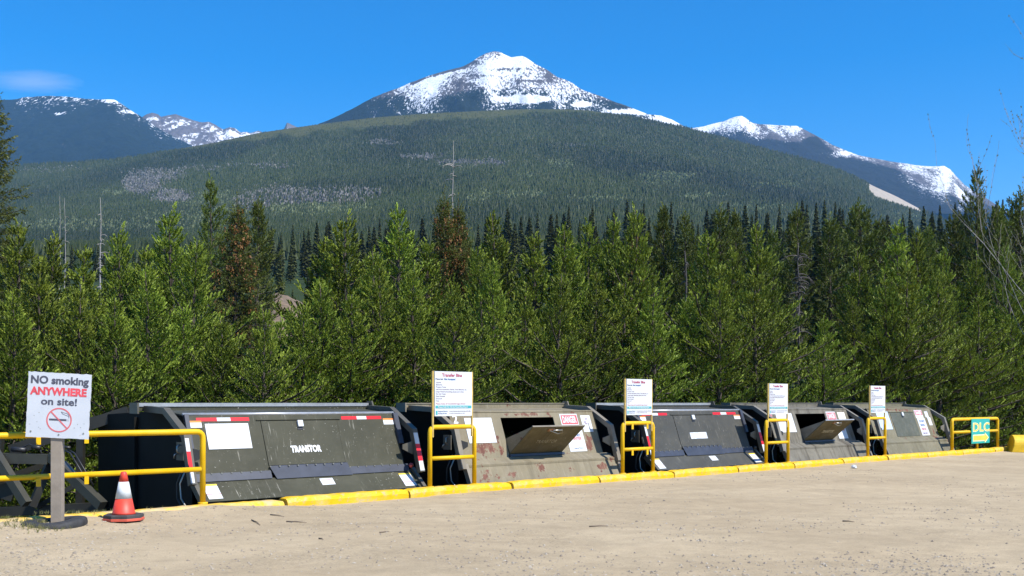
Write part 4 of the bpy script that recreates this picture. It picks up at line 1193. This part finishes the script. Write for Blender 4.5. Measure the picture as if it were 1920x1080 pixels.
def make_bin(idx, off, label, paint, door_mat, door_open, new, body=M_BODY, fpaint=M_FRAME, text=True):
    root = empty("transfer_bin", W(off, 0, 0), ANG, label, "waste bin", "transfer bins in a row behind the yellow kerb")
    sx0, sx1 = .17, 4.28
    global APR, BL
    b0, b1 = ((.26, .075), (.58, .37)) if new else (APR_OLD0, APR_OLD1)
    BL = math.hypot(b1[0] - b0[0], b1[1] - b0[1]); bd = ((b1[0] - b0[0]) / BL, (b1[1] - b0[1]) / BL); APR = (b0, bd, (-bd[1], bd[0]))
    d0, d1, dh0, dh1 = 1.50, 3.02, .115, .90
    T = .018
    m = MB()
    pbox(m, MAIN, sx0, d0, 0, VL, -T, 0); pbox(m, MAIN, d1, sx1, 0, VL, -T, 0); pbox(m, MAIN, d0, d1, 0, dh0, -T, 0); pbox(m, MAIN, d0, d1, dh1, VL, -T, 0)
    fp = m.build("front_panel", paint, root)
    # apron
    ap = pbox(MB(), APR, .17, 4.42, 0, BL, -.03, 0).build("apron", paint, root, bevel=.004)
    # rubber skirt between apron and panel
    rubber = new
    jm = M_RUBBER if rubber else paint
    (ya, za), (yb, zb) = fr(APR, BL, 0), fr(MAIN, .04, 0)
    def skirt(x0, x1, lift, top):
        ta, tb = fr(MAIN, top, .012 + lift), fr(MAIN, top, lift + .002)
        q = [(ya - .035 - lift, za + .012 - .02), (ya - .035 - lift + .004, za + .022 - .02), ta, tb]
        return MB().prism(q, x0, x1)
    if rubber:
        skirt(.15, 1.52, 0, .035).build("rubber_skirt", M_RUBBER, root); skirt(3.04, 4.36, 0, .035).build("rubber_skirt", M_RUBBER, root)
        mm = MB(); q0, q1 = (ya - .05, za - .02), fr(MAIN, .105, .03)
        mm.hexa([(1.60, q0[0], q0[1]), (3.10, q0[0], q0[1]), (3.10, q0[0] + .012, q0[1] + .006), (1.60, q0[0] + .012, q0[1] + .006), (1.50, *q1), (3.04, *q1), (3.04, q1[0] + .01, q1[1] + .004), (1.50, q1[0] + .01, q1[1] + .004)])
        mm.build("door_flap", M_RUBBER, root)
        mm = MB()
        for k in range(24):
            x = .28 + k * .175
            if 1.5 < x < 3.04: y, z = fr(MAIN, .095, .042)
            else: y, z = fr(MAIN, .028, .014)
            mm.box(x - .012, x + .012, y - .012, y + .006, z - .010, z + .010)
        mm.build("bolts", M_STEEL, root)
    else:
        MB().prism([(ya - .02, za - .03), (ya - .02, za + .012), fr(MAIN, .06, .03), fr(MAIN, .06, .003)], .14, 4.40).build("ledge", paint, root)
        if door_open: MB().prism([fr(MAIN, .062, .005), fr(MAIN, .062, .05), fr(MAIN, .112, .05), fr(MAIN, .112, .005)], d0 - .02, d1 + .02).build("door_sill", M_RUBBER, root)
    # side cheeks of the apron
    for x in (.10, 4.42):
        pbox(MB(), APR, x, x + .07, -.02, BL + .03, -.06, .045).build("apron_rail", fpaint, root)
    # top roll, sloping lid, rear bar
    MB().tube([(sx0 - .02, A1[0] + .012, A1[1] - .008), (sx1 + .02, A1[0] + .012, A1[1] - .008)], .028, 10).build("top_roll", M_LIP if new else paint, root, True)
    MB().prism([(A1[0] + .03, A1[1] - .012), (1.95, 1.485), (1.95, 1.465), (A1[0] + .03, A1[1] - .03)], sx0, sx1).build("lid", paint, root)
    bb = MB().prism([(1.95, 1.46), (2.10, 1.46), (2.10, 1.575), (1.95, 1.575)], -.16, 4.48).build("rear_beam", paint, root, bevel=.008)
    MB().box(-.14, 4.46, 1.935, 2.11, 1.5765, 1.595).build("rear_cap", M_LIP if new else fpaint, root)
    if new: MB().box(-.14, 4.46, 1.935, 1.9485, 1.535, 1.5755).build("rear_lit_strip", M_LIP, root)  # strip added to paint the lit line of the beam
    MB().hexa([(4.49, 1.80, 1.42), (4.52, 1.80, 1.42), (4.52, 2.12, 1.42), (4.49, 2.12, 1.42), (4.46, 1.86, 1.635), (4.49, 1.86, 1.635), (4.49, 2.0, 1.635), (4.46, 2.0, 1.635)]).build("end_fin", fpaint, root)
    MB().box(-.20, -.17, 1.82, 2.12, 1.42, 1.60).build("end_fin", fpaint, root)
    # body behind
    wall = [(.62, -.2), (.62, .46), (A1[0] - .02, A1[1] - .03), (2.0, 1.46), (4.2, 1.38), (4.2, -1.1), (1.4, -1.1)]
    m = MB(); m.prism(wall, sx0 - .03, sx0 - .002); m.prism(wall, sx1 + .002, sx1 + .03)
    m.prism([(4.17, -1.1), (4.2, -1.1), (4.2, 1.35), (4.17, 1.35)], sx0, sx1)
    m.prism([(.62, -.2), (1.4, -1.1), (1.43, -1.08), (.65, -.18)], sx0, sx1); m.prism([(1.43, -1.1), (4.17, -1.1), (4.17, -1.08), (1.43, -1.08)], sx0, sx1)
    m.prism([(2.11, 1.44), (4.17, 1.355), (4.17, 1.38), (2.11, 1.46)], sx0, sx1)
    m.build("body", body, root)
    for x, sg in ((sx0 - .03, -1), (sx1 + .03, 1)):
        m = MB()
        m.box(min(x, x + sg * .06), max(x, x + sg * .06), 2.56, 2.60, -1.05, 1.36)
        m.build("side_rib", body, root)
    # side frames
    for side, x0, x1 in ((0, -.05, .06), (1, 4.40, 4.51)):
        m = MB(); bar_path(m, [(.33, .34), (.56, 1.09), (1.22, 1.47), (1.92, 1.50)], .10, x0, x1)
        f = m.build("side_frame", fpaint, root)
        # gusset bracket towards the panel
        gx0, gx1 = (.06, .30) if side == 0 else (4.18, 4.40)
        tip = gx1 if side == 0 else gx0; bas = gx0 if side == 0 else gx1
        m = MB(); y0 = .50
        m.add([(bas, y0, .66), (bas, y0, .90), (tip, y0 + .02, .84), (tip, y0 + .02, .76), (bas, y0 + .02, .66), (bas, y0 + .02, .90), (tip, y0 + .04, .84), (tip, y0 + .04, .76)],
              [(0, 1, 2, 3), (7, 6, 5, 4), (0, 4, 5, 1), (1, 5, 6, 2), (2, 6, 7, 3), (3, 7, 4, 0)])
        m.build("bracket", M_BLACK if side == 0 else fpaint, root)
        if new:
            # reflective tape on the front edge of the frame
            d = Vector((.56 - .33, 1.09 - .34)).normalized(); n = Vector((-d.y, d.x))
            base = Vector((.33, .34)) + n * .0505
            tape = ((.02, .20, M_WHT), (.20, .52, M_REDT), (.52, .73, M_WHT))
            for h0, h1, mt in tape:
                a, b = base + d * h0, base + d * h1
                MB().prism([(a.x, a.y), (a.x + n.x * .004, a.y + n.y * .004), (b.x + n.x * .004, b.y + n.y * .004), (b.x, b.y)], x0 + .005, x1 - (.04 if side == 0 else .01)).build("reflector_tape", mt, f)
            # rubber corner guard
            gx = (sx0 - .02, sx0 + .05) if side == 0 else (sx1 - .03, sx1 + .07)
            pbox(MB(), MAIN, gx[0], gx[1], .42, VL - .02, .002, .05).build("corner_guard", M_RUBBER, root)
    # latch plate, hose and lamp on the shaded side
    m = MB().box(.062, .074, .72, .95, .70, .98); o = m.build("latch_plate", fpaint, root); o.location.x = -.02
    m = MB().tube([(.03, .80, .94), (-.02, .80, .92), (-.02, .80, .84), (.02, .80, .80)], .014, 6); m.tube([(.03, .88, .80), (-.02, .88, .79), (-.02, .90, .73)], .014, 6); m.build("latch_hook", M_STEEL, root, True)
    for k in (0, 1):
        m = MB().tube([(.02, .55 + .1 * k, .62), (-.06, .62 + .1 * k, .35), (-.05, .60 + .14 * k, .12), (-.02, .42 + .16 * k, -.06), (.06, .30 + .1 * k, -.16)], .012, 6)
        m.build("hose", M_BLACK if k else M_STEEL, root, True)
    m = MB().tube([(4.37, .50, .46), (4.37, .53, .46)], .045, 12); m.build("lamp", plain("lamp_red", (.35, .05, .05), .4) if idx == 0 else M_BLACK, root, True)
    # door
    if not door_open:
        dm = pbox(MB(), MAIN, d0 + .008, d1 - .008, dh0 + .006, dh1 - .006, -.012, .008).build("door", door_mat, root)
        pbox(MB(), MAIN, d0 - .08, d1 + .06, dh1 + .008, dh1 + .022, .001, .022).build("rain_strip", paint, root)
        pbox(MB(), MAIN, 2.18, 2.29, dh1 - .17, dh1 - .02, .009, .016).build("latch_recess", M_BLACK, dm)
        pbox(MB(), MAIN, 2.19, 2.29, dh1 - .12, dh1 - .01, .018, .05).build("handle", M_WHT, dm)
        if text:
            lettering("TRANSTOR", M_LETTER, dm, Mpanel(MAIN, 1.98, .335, .0095), width=.60, size=.155, bold=.007)
    else:
        hy, hz = fr(MAIN, dh0 + .01, 0); dl = .86; ang = math.radians(140)   # leaf swung out and down
        u = (math.cos(ang), math.sin(ang)); n2 = (u[1] * -1, u[0])          # along the leaf / outer side (facing down)
        n2 = (-u[1], u[0])
        def dp(a, o): return (hy + u[0] * a + n2[0] * o, hz + u[1] * a + n2[1] * o)
        DF = ((hy, hz), u, n2)
        dm = pbox(MB(), DF, d0 + .01, d1 - .01, 0, dl, -.02, 0).build("door", door_mat, root)
        for x in (d0 + .012, d1 - .028):
            pin = fr(MAIN, .46, -.02)
            MB().prism([dp(.02, -.021), dp(dl - .01, -.021), pin], x, x + .014).build("door_cheek", paint, dm)
        pbox(MB(), DF, d0 + .01, d1 - .01, dl, dl + .012, -.03, .004).build("door_edge", M_LIP if idx == 3 else fpaint, dm)
        m = MB(); pts = [(2.05, *dp(dl - .10, .012)), (2.30, *dp(dl - .16, .05)), (2.42, *dp(dl - .13, .05)), (2.36, *dp(dl - .06, .04)), (2.12, *dp(dl - .08, .03))]
        m.tube(pts, .014, 6); m.build("handle", M_STEEL, dm, True)
        pbox(MB(), DF, 2.00, 2.16, dl - .12, dl - .05, .001, .02).build("latch", plain("rusty_latch", (.30, .14, .06), .7), dm)
        if text:
            lettering("TRANSTOR", M_FADEDL, dm, Mpanel(DF, 1.95, .335, .0015), width=.60, size=.15, bold=.004 if idx == 3 else -.004)
        # hinge bar
        MB().tube([(d0 - .02, hy - .01, hz - .03), (d1 + .02, hy - .01, hz - .03)], .018, 8).build("hinge_bar", M_RUBBER, root, True)
    return root, fp, ap
def sticker(name, frame, s0, s1, h0, h1, mat, parent, o=.0015, th=.002, skew=0):
    m = MB(); pbox(m, frame, s0, s1, h0, h1, o, o + th); return m.build(name, mat, parent)
def strip(fp, s0, parts, h0=.905, h1=.965):
    x = s0
    for L, mt in parts: sticker("reflector_strip", MAIN, x, x + L, h0, h1, mt, fp); x += L
def apron_decals(ap):
    for s0, s1, h0, h1 in ((.26, .50, .05, .36), (4.08, 4.34, .05, .36)):
        d = sticker("decal", APR, s0, s1, h0, h1, M_WHITE, ap); sticker("decal_header", APR, s0, s1, h1 - .035, h1, M_YELD, d, .004, .001)
        sticker("decal_line", APR, s0, s1, h0 + .095, h0 + .105, M_REDPR, d, .004, .001)
    d = sticker("decal", APR, 2.40, 2.66, .20, .35, M_WHITE, ap); sticker("decal_line", APR, 2.46, 2.60, .30, .315, M_REDPR, d, .004, .001); sticker("decal_line", APR, 2.45, 2.62, .26, .268, M_GREYPR, d, .004, .001)

b, fp, ap = make_bin(0, 0, "clean olive transfer bin nearest the sign post, crisp white lettering on its closed door", M_OLIVE, M_OLIVE, False, True)
strip(fp, .36, ((.36, M_REDT), (.24, M_WHT), (.34, M_REDT))); strip(fp, 3.12, ((.33, M_REDT), (.21, M_WHT), (.33, M_REDT)))
for s0 in (.20, 4.02):
    d = sticker("decal", MAIN, s0, s0 + .24, .80, .90, M_WHITE, fp); sticker("decal_header", MAIN, s0, s0 + .24, .885, .915, M_ORANGE, d, .004, .001)
pbox(MB(), MAIN, .49, 1.26, .43, .86, .003, .012).build("blank_panel", M_WHITE, fp)
apron_decals(ap)

b, fp, ap = make_bin(1, 5.45, "rusty khaki transfer bin with its door hanging open and a large danger notice", M_KHAKI, M_DOORB, True, False, M_BODY, plain("khaki_frame", (.19, .165, .125), .55, 0, .2, 4))
pbox(MB(), MAIN, .52, 1.24, .38, .90, .003, .010).build("blank_panel", M_WHITE, fp)
lettering("2", M_LETTER, fp, Mpanel(MAIN, .24, .80, .0015), size=.24, bold=.006)
def danger(fp, s0, w, h0, h1, mat, txt=True, low=True):
    d = sticker("danger_notice", MAIN, s0, s0 + w, h0, h1, M_WHITE, fp, .002, .003)
    k = h1 - h0
    sticker("red_field", MAIN, s0 + .03, s0 + w - .02, h0 + k * .36, h1 - k * .08, mat, d, .0055, .001)
    lettering("DANGER", M_WHITE, d, Mpanel(MAIN, s0 + .06, h0 + k * .46, .0075), width=w - .12, size=k * .55, bold=.008)
    if low:
        lettering("NO ENTRY", M_GREYPR, d, Mpanel(MAIN, s0 + .06, h0 + k * .10, .0062), width=w - .14, size=k * .22, bold=.003)
    return d
danger(fp, 3.22, .54, .60, .965, M_REDPR)
d = sticker("notice", MAIN, 3.28, 3.80, .12, .60 - .01, M_WHITE, fp, .002, .003)
lettering("DO NOT", M_BLUEPR, d, Mpanel(MAIN, 3.50, .46, .0065), width=.2, size=.06, bold=.002); lettering("ENTER", M_PINK, d, Mpanel(MAIN, 3.46, .38, .0065), width=.26, size=.09, bold=.004)
lettering("Regional District", M_BLUEPR, d, Mpanel(MAIN, 3.42, .18, .0065), width=.28, size=.04)
d = sticker("notice", MAIN, 3.86, 4.16, .55, .93, M_WHITE, fp, .002, .003)
for k, (a, c) in enumerate((((3.92, .76), (4.0, .83)), ((3.95, .72), (4.03, .80)), ((3.98, .83), (4.06, .86)))):
    pbox(MB(), MAIN, a[0], c[0], a[1], a[1] + .03, .0055, .0065).build("pictogram", M_GREYPR, d)
pbox(MB(), MAIN, 4.05, 4.07, .64, .76, .0055, .0065).build("pictogram", M_INK, d)

b, fp, ap = make_bin(2, 11.03, "dark slate transfer bin with red-white reflectors and a smeared decal on its closed door", M_SLATE, M_SLATE, False, True)
strip(fp, .36, ((.36, M_REDT), (.24, M_WHT), (.34, M_REDT))); strip(fp, 3.12, ((.33, M_REDT), (.24, M_WHT), (.40, M_REDT)))
for s0 in (.22, 3.98):
    d = sticker("decal", MAIN, s0, s0 + .26, .78, .88, M_WHITE, fp); sticker("decal_header", MAIN, s0, s0 + .26, .865, .89, M_ORANGE, d, .004, .001)
sticker("decal", MAIN, 1.96, 2.62, .30, .46, plain("smeared_decal", (.50, .53, .58), .5, 0, .35, 9), fp, .0088, .0006)
apron_decals(ap)

b, fp, ap = make_bin(3, 16.40, "weathered grey-brown transfer bin with its dark door hanging open, before the end bin", M_GREYED, M_DOORB, True, False, M_BODY, plain("greyed_frame", (.17, .155, .13), .6, 0, .2, 4))
pbox(MB(), MAIN, .52, 1.30, .38, .92, .003, .010).build("blank_panel", M_WHITE, fp)
danger(fp, 3.10, .50, .58, .95, M_REDPR)
d = sticker("notice", MAIN, 3.40, 3.90, .14, .52, M_WHITE, fp, .002, .003)
lettering("DO NOT ENTER", M_PINK, d, Mpanel(MAIN, 3.46, .38, .0065), width=.38, size=.07, bold=.003)
sticker("notice", MAIN, 3.72, 4.12, .54, .93, plain("cream_notice", (.72, .68, .56), .5, 0, .1), fp, .002, .003)
lettering("4", M_PINK, fp, Mpanel(MAIN, .26, .80, .0015), size=.2, bold=.004)

b, fp, ap = make_bin(4, 21.74, "old khaki transfer bin with a closed grey-green door, last of the row", M_MOSS, M_DOOR5, False, False, M_BODY, plain("old_frame", (.15, .14, .115), .6, 0, .2, 4), text=False)
pbox(MB(), MAIN, .62, 1.36, .36, .93, .003, .010).build("blue_notice", M_BLUEBOARD, fp)
d = danger(fp, 3.12, .52, .70, .97, M_REDPR, low=False)
d = sticker("notice", MAIN, 3.16, 3.68, .12, .695, M_WHITE, fp, .002, .003)
for k, (t, mt, w) in enumerate((("DO NOT", M_BLUEPR, .34), ("ENTER", M_BLUEPR, .28), ("BINS", M_PINK, .3), ("keep clear", M_GREYPR, .3))):
    lettering(t, mt, d, Mpanel(MAIN, 3.25, .56 - .13 * k, .0065), width=w, size=.10, bold=.003)
m = MB(); pbox(m, MAIN, 3.80, 4.02, .72, .92, .002, .005); pbox(m, MAIN, 3.88, 4.10, .45, .72, .002, .005); m.build("torn_notice", M_WHITE, fp)

# tipping frame in the pit left of the first bin
root = empty("tipping_frame", W(-2.4, 3.0, -1.2), ANG, "dark steel tipping frame with slanted struts in the pit beside the first bin", "machine frame")
M_TF = plain("dark_frame_steel", (.022, .021, .017), .45, 0, .25, 3)
M_TFL = plain("olive_strut_steel", (.045, .044, .034), .45, 0, .2, 3)
def wp(x, y, Y):   # world -> local of this frame
    p = Vector(at(x, y, Y)); q = p - Vector(root.location)
    return Vector((q.dot(D), q.dot(N), q.z))
def strut(a, b, w, h, name, mat):
    a, b = Vector(a), Vector(b); d = (b - a).normalized(); s = d.cross(Vector((0, 0, 1))).normalized() * w / 2; u = s.cross(d).normalized() * h / 2
    m = MB(); m.hexa([a - s - u, a + s - u, a + s + u, a - s + u, b - s - u, b + s - u, b + s + u, b - s + u]); return m.build(name, mat, root)
YF = 18.2
strut(wp(-120, 856, YF), wp(92, 861, YF), .16, .17, "cross_beam", M_TFL)
strut(wp(-40, 800, YF), wp(50, 945, YF - .4), .13, .14, "strut", M_TFL)
strut(wp(95, 855, YF), wp(192, 948, YF - .5), .15, .15, "strut", M_TFL)
strut(wp(96, 862, YF + .2), wp(60, 950, YF), .12, .12, "strut", M_TF)
strut(wp(20, 845, YF + .5), wp(240, 772, YF + .8), .13, .20, "lift_arm", M_TF)
strut(wp(130, 800, YF + .9), wp(250, 768, YF + .9), .10, .12, "lift_arm", M_TF)
strut(wp(-60, 962, YF + .3), wp(200, 950, YF + .3), .2, .16, "base_beam", M_TF)
m = MB().tube([wp(120, 868, YF - .1), wp(172, 925, YF - .3)], .05, 10); m.tube([wp(172, 925, YF - .3), wp(185, 940, YF - .35)], .025, 8); m.build("ram", M_STEEL, root, True)
m = MB()
for dx in (0, 8): MB().tube([wp(118 + dx, 842, YF), wp(132 + dx, 850, YF - .2), wp(150 + dx, 880, YF - .3), wp(168 + dx, 912, YF - .3)], .015, 6).build('hose', M_BLACK, root, True)
m.tube([wp(30, 845, YF), wp(55, 833, YF), wp(75, 842, YF), wp(80, 858, YF)], .014, 6); m.build("hose", M_BLACK, root, True)
for k_, (x_, y_, w_) in enumerate(((22, 842, 26), (60, 838, 16), (150, 905, 14), (120, 838, 12), (8, 868, 18))):
    a_ = wp(x_, y_, YF - .05); b_ = wp(x_ + w_, y_ + 2, YF - .05)
    MB().tube([a_, b_], .045 - .006 * k_, 8).build("coupling", M_TF if k_ else M_BLACK, root, True)
strut(wp(-20, 905, YF + .3), wp(90, 870, YF + .4), .09, .10, "brace", M_TF)
strut(wp(70, 950, YF + .2), wp(150, 905, YF + .2), .07, .08, "brace", M_TF)
strut(wp(150, 960, YF + .6), wp(152, 800, YF + .6), .12, .12, "upright", M_TF)
strut(wp(-10, 960, YF + .6), wp(0, 815, YF + .6), .12, .12, "upright", M_TF)
strut(wp(-80, 880, YF + .4), wp(30, 915, YF + .5), .05, .5, "side_plate", M_TF)

# ------------------------------------------------------------------ small things on the ground
def ground_z(x, y):
    p = Vector((x, y, 0)) - P0; return float(lot_height(np.array([p.dot(D)]), np.array([p.dot(N)]))[0])
g = np.random.default_rng(8)
def pebbles(n, rmin, rmax, seed):
    g = np.random.default_rng(seed)
    Y = 3200 / g.uniform(88, 330, n); x = g.uniform(-30, 1950, n); X = (x - 960) / F * Y
    s = (X - P0.x) * D.x + (Y - P0.y) * D.y; t = (X - P0.x) * N.x + (Y - P0.y) * N.y
    cl = fbm(s * .6, t * .6, 15, 4)
    ok = (t < -.2) & (g.random(n) < np.clip(.35 + 1.3 * cl, .03, 1)); X, Y, s, t = X[ok], Y[ok], s[ok], t[ok]
    n = len(X); z = lot_height(s, t); r = rmin + (rmax - rmin) * g.random(n) ** 4
    base = np.array([(1, 0, 0), (-1, 0, 0), (0, 1, 0), (0, -1, 0), (0, 0, .7), (0, 0, -.7)])
    V = base[None] * r[:, None, None] * g.uniform(.6, 1.3, (n, 6, 1))
    a = g.random(n) * 6.28; ca, sa = np.cos(a)[:, None], np.sin(a)[:, None]
    V = np.stack([V[..., 0] * ca - V[..., 1] * sa + X[:, None], V[..., 0] * sa + V[..., 1] * ca + Y[:, None], V[..., 2] + (z + r * .1)[:, None]], -1)
    f = np.array([(0, 2, 4), (2, 1, 4), (1, 3, 4), (3, 0, 4), (2, 0, 5), (1, 2, 5), (3, 1, 5), (0, 3, 5)])
    return V.reshape(-1, 3), (f[None] + (np.arange(n) * 6)[:, None, None]).reshape(-1, 3), np.repeat(g.random(n), 6)
V, Fc, T = pebbles(42000, .003, .024, 4)
mm = NT("loose_stone"); mm.color(mm.ramp(mm.attr("tone"), [(0, (.20, .165, .13)), (.5, (.30, .25, .185)), (1, (.40, .35, .28))])); mm.rough(.9)
tag(np_mesh("loose_gravel", V, Fc, mm.m, attrs={"tone": T}), "small loose stones strewn over the sandy yard", "gravel", kind="stuff")
M_TWIG = plain("dry_twig", (.20, .155, .11), .9, 0, .3)
for i, (x0, y0, x1, y1, lab) in enumerate(((507, 964, 533, 966, "upper dry twig lying before the kerb joint"), (472, 972, 488, 979, "short dry twig slanting left of the others"), (537, 973, 575, 974, "longest dry twig on the gravel below the kerb"),
                                          (598, 1004, 606, 1006, "tiny dry twig to the right of the long twig"), (712, 992, 730, 990, "pale dry twig on bare gravel below the first list sign"), (1105, 983, 1140, 982, "brown stick on the gravel below the second list sign"), (1580, 971, 1602, 973, "short brown stick on the gravel far to the right"))):
    pa = at(x0, y0, 3200 / (y0 - 755)); pb = at(x1, y1, 3200 / (y1 - 755))
    za, zb = ground_z(pa[0], pa[1]) + .010, ground_z(pb[0], pb[1]) + .010
    c = Vector(((pa[0] + pb[0]) / 2, (pa[1] + pb[1]) / 2, (za + zb) / 2))
    m = MB().tube([Vector((pa[0], pa[1], za)) - c, Vector((0.01, .015, .004)), Vector((pb[0], pb[1], zb)) - c], [.010, .008, .004], 5)
    o = m.build("twig", M_TWIG, None, True); o.location = c; tag(o, lab, "twig", "twigs on the gravel")
m = MB(); rr = random.Random(2)
p = at(1601, 874, 3200 / (874 - 755))
m.lathe([(.02, 0), (.07, .015), (.075, .05), (.045, .085), (.012, .095)], 0, 0, 9)
m.v = [(x + rr.uniform(-.015, .015), y * .7 + rr.uniform(-.015, .015), z + rr.uniform(-.008, .008)) for x, y, z in m.v]
o = m.build("crumpled_paper", M_WHITE); o.location = (p[0], p[1], ground_z(p[0], p[1])); tag(o, "crumpled white paper on the gravel before the fourth bin", "litter")
# grass at the tyre and along the buried kerb
gp, ga = [], []
rr = random.Random(6)
def tuft_at(x, y, n, spread):
    p = at(x, y, 3200 / (y - 755))
    for _ in range(n):
        q = (p[0] + rr.gauss(0, spread), p[1] + rr.gauss(0, spread * .6)); gp.append((q[0], q[1], ground_z(*q) - .01)); ga.append((rr.uniform(-.5, .5), rr.uniform(-.5, .5), 1))
for x, y, n, sp in ((60, 986, 40, .10), (95, 990, 34, .10), (75, 994, 26, .14), (40, 992, 30, .2), (165, 972, 44, .14), (185, 968, 26, .12), (120, 966, 24, .12), (85, 962, 10, .06), (20, 985, 24, .16), (0, 980, 20, .2), (60, 995, 16, .25), (305, 962, 5, .1)): tuft_at(x, y, n, sp)
V, Fc, T = expand(np.array(gp), np.array(ga), np.full(len(gp), .01), np.random.default_rng(2).random(len(gp)), 6, .065, .006, .6, 3)
tag(np_mesh("grass", V, Fc, foliage_mat("grass_blades", (.11, .13, .03), (.33, .30, .13), .3, 0), attrs={"tone": T}), "thin tufts of grass around the tyre and the buried kerb", "grass", kind="stuff")

# undergrowth on the forest floor edge
n = 2600
S2 = g.uniform(-8, 36, n); T2 = g.uniform(3.9, 9, n)
PXs = P0.x + D.x * S2 + N.x * T2; PYs = P0.y + D.y * S2 + N.y * T2
gz = np.where(S2 > 22, -1.25 + .9 * np.clip((T2 - 5) / 6, 0, 1) * np.clip((S2 - 22) / 8, 0, 1), -1.25)
V, Fc, T = expand(np.stack([PXs, PYs, gz], -1), np.stack([g.uniform(-.5, .5, n), g.uniform(-.5, .5, n), np.ones(n)], -1), g.uniform(.2, 1.2, n), g.random(n), 12, .22, .05, .9, 6)
tag(np_mesh("undergrowth", V, Fc, M_PINED, attrs={"tone": T}), "low green undergrowth below the pines behind the bins", "undergrowth", kind="stuff")

# ------------------------------------------------------------------ thin cloud, high and far
cx, cy, cz = at(62, 153, 15000)
bm = bmesh.new(); bmesh.ops.create_icosphere(bm, subdivisions=3, radius=1.0)
me = bpy.data.meshes.new("cloud"); bm.to_mesh(me); bm.free()
cl = bpy.data.objects.new("cloud", me); C.objects.link(cl); cl.location = (cx, cy, cz); cl.scale = (720, 420, 135)
cm = bpy.data.materials.new("thin_cloud"); cm.use_nodes = True; ct = cm.node_tree; ct.nodes.remove(ct.nodes["Principled BSDF"])
pv = ct.nodes.new("ShaderNodeVolumePrincipled"); pv.inputs["Color"].default_value = (1, 1, 1, 1); pv.inputs["Anisotropy"].default_value = 0.0
tc = ct.nodes.new("ShaderNodeTexCoord"); nz = ct.nodes.new("ShaderNodeTexNoise"); nz.inputs["Scale"].default_value = 2.6; nz.inputs["Detail"].default_value = 6; nz.inputs["Distortion"].default_value = .8
mp = ct.nodes.new("ShaderNodeMapping"); mp.inputs["Scale"].default_value = (.7, 1, 1.6); ct.links.new(tc.outputs["Object"], mp.inputs[0]); ct.links.new(mp.outputs[0], nz.inputs["Vector"])
ln_ = ct.nodes.new("ShaderNodeVectorMath"); ln_.operation = 'LENGTH'; ct.links.new(tc.outputs["Object"], ln_.inputs[0])
s1 = ct.nodes.new("ShaderNodeMath"); s1.operation = 'MULTIPLY_ADD'; s1.inputs[1].default_value = -.75; s1.inputs[2].default_value = .30; ct.links.new(ln_.outputs["Value"], s1.inputs[0])
s2 = ct.nodes.new("ShaderNodeMath"); s2.operation = 'ADD'; ct.links.new(s1.outputs[0], s2.inputs[0]); ct.links.new(nz.outputs["Fac"], s2.inputs[1])
s3 = ct.nodes.new("ShaderNodeMath"); s3.operation = 'MULTIPLY'; s3.use_clamp = False; s3.inputs[1].default_value = .0013; ct.links.new(s2.outputs[0], s3.inputs[0])
s4 = ct.nodes.new("ShaderNodeMath"); s4.operation = 'MAXIMUM'; s4.inputs[1].default_value = 0; ct.links.new(s3.outputs[0], s4.inputs[0])
ct.links.new(s4.outputs[0], pv.inputs["Density"]); ct.links.new(pv.outputs[0], ct.nodes["Material Output"].inputs["Volume"])
me.materials.append(cm)
tag(cl, "thin wisp of pale cloud over the long dark mountain", kind="stuff")

# ------------------------------------------------------------------ haze
hz = MB().box(-9000, 9000, -400, 11500, -60, 2200).build("haze", None)
hm = bpy.data.materials.new("valley_air"); hm.use_nodes = True; ht = hm.node_tree; ht.nodes.remove(ht.nodes["Principled BSDF"])
pv = ht.nodes.new("ShaderNodeVolumePrincipled"); pv.inputs["Color"].default_value = (.24, .56, 1.0, 1); pv.inputs["Density"].default_value = 4.0e-5
ht.links.new(pv.outputs[0], ht.nodes["Material Output"].inputs["Volume"])
hz.data.materials.append(hm)
tag(hz, kind="stuff")
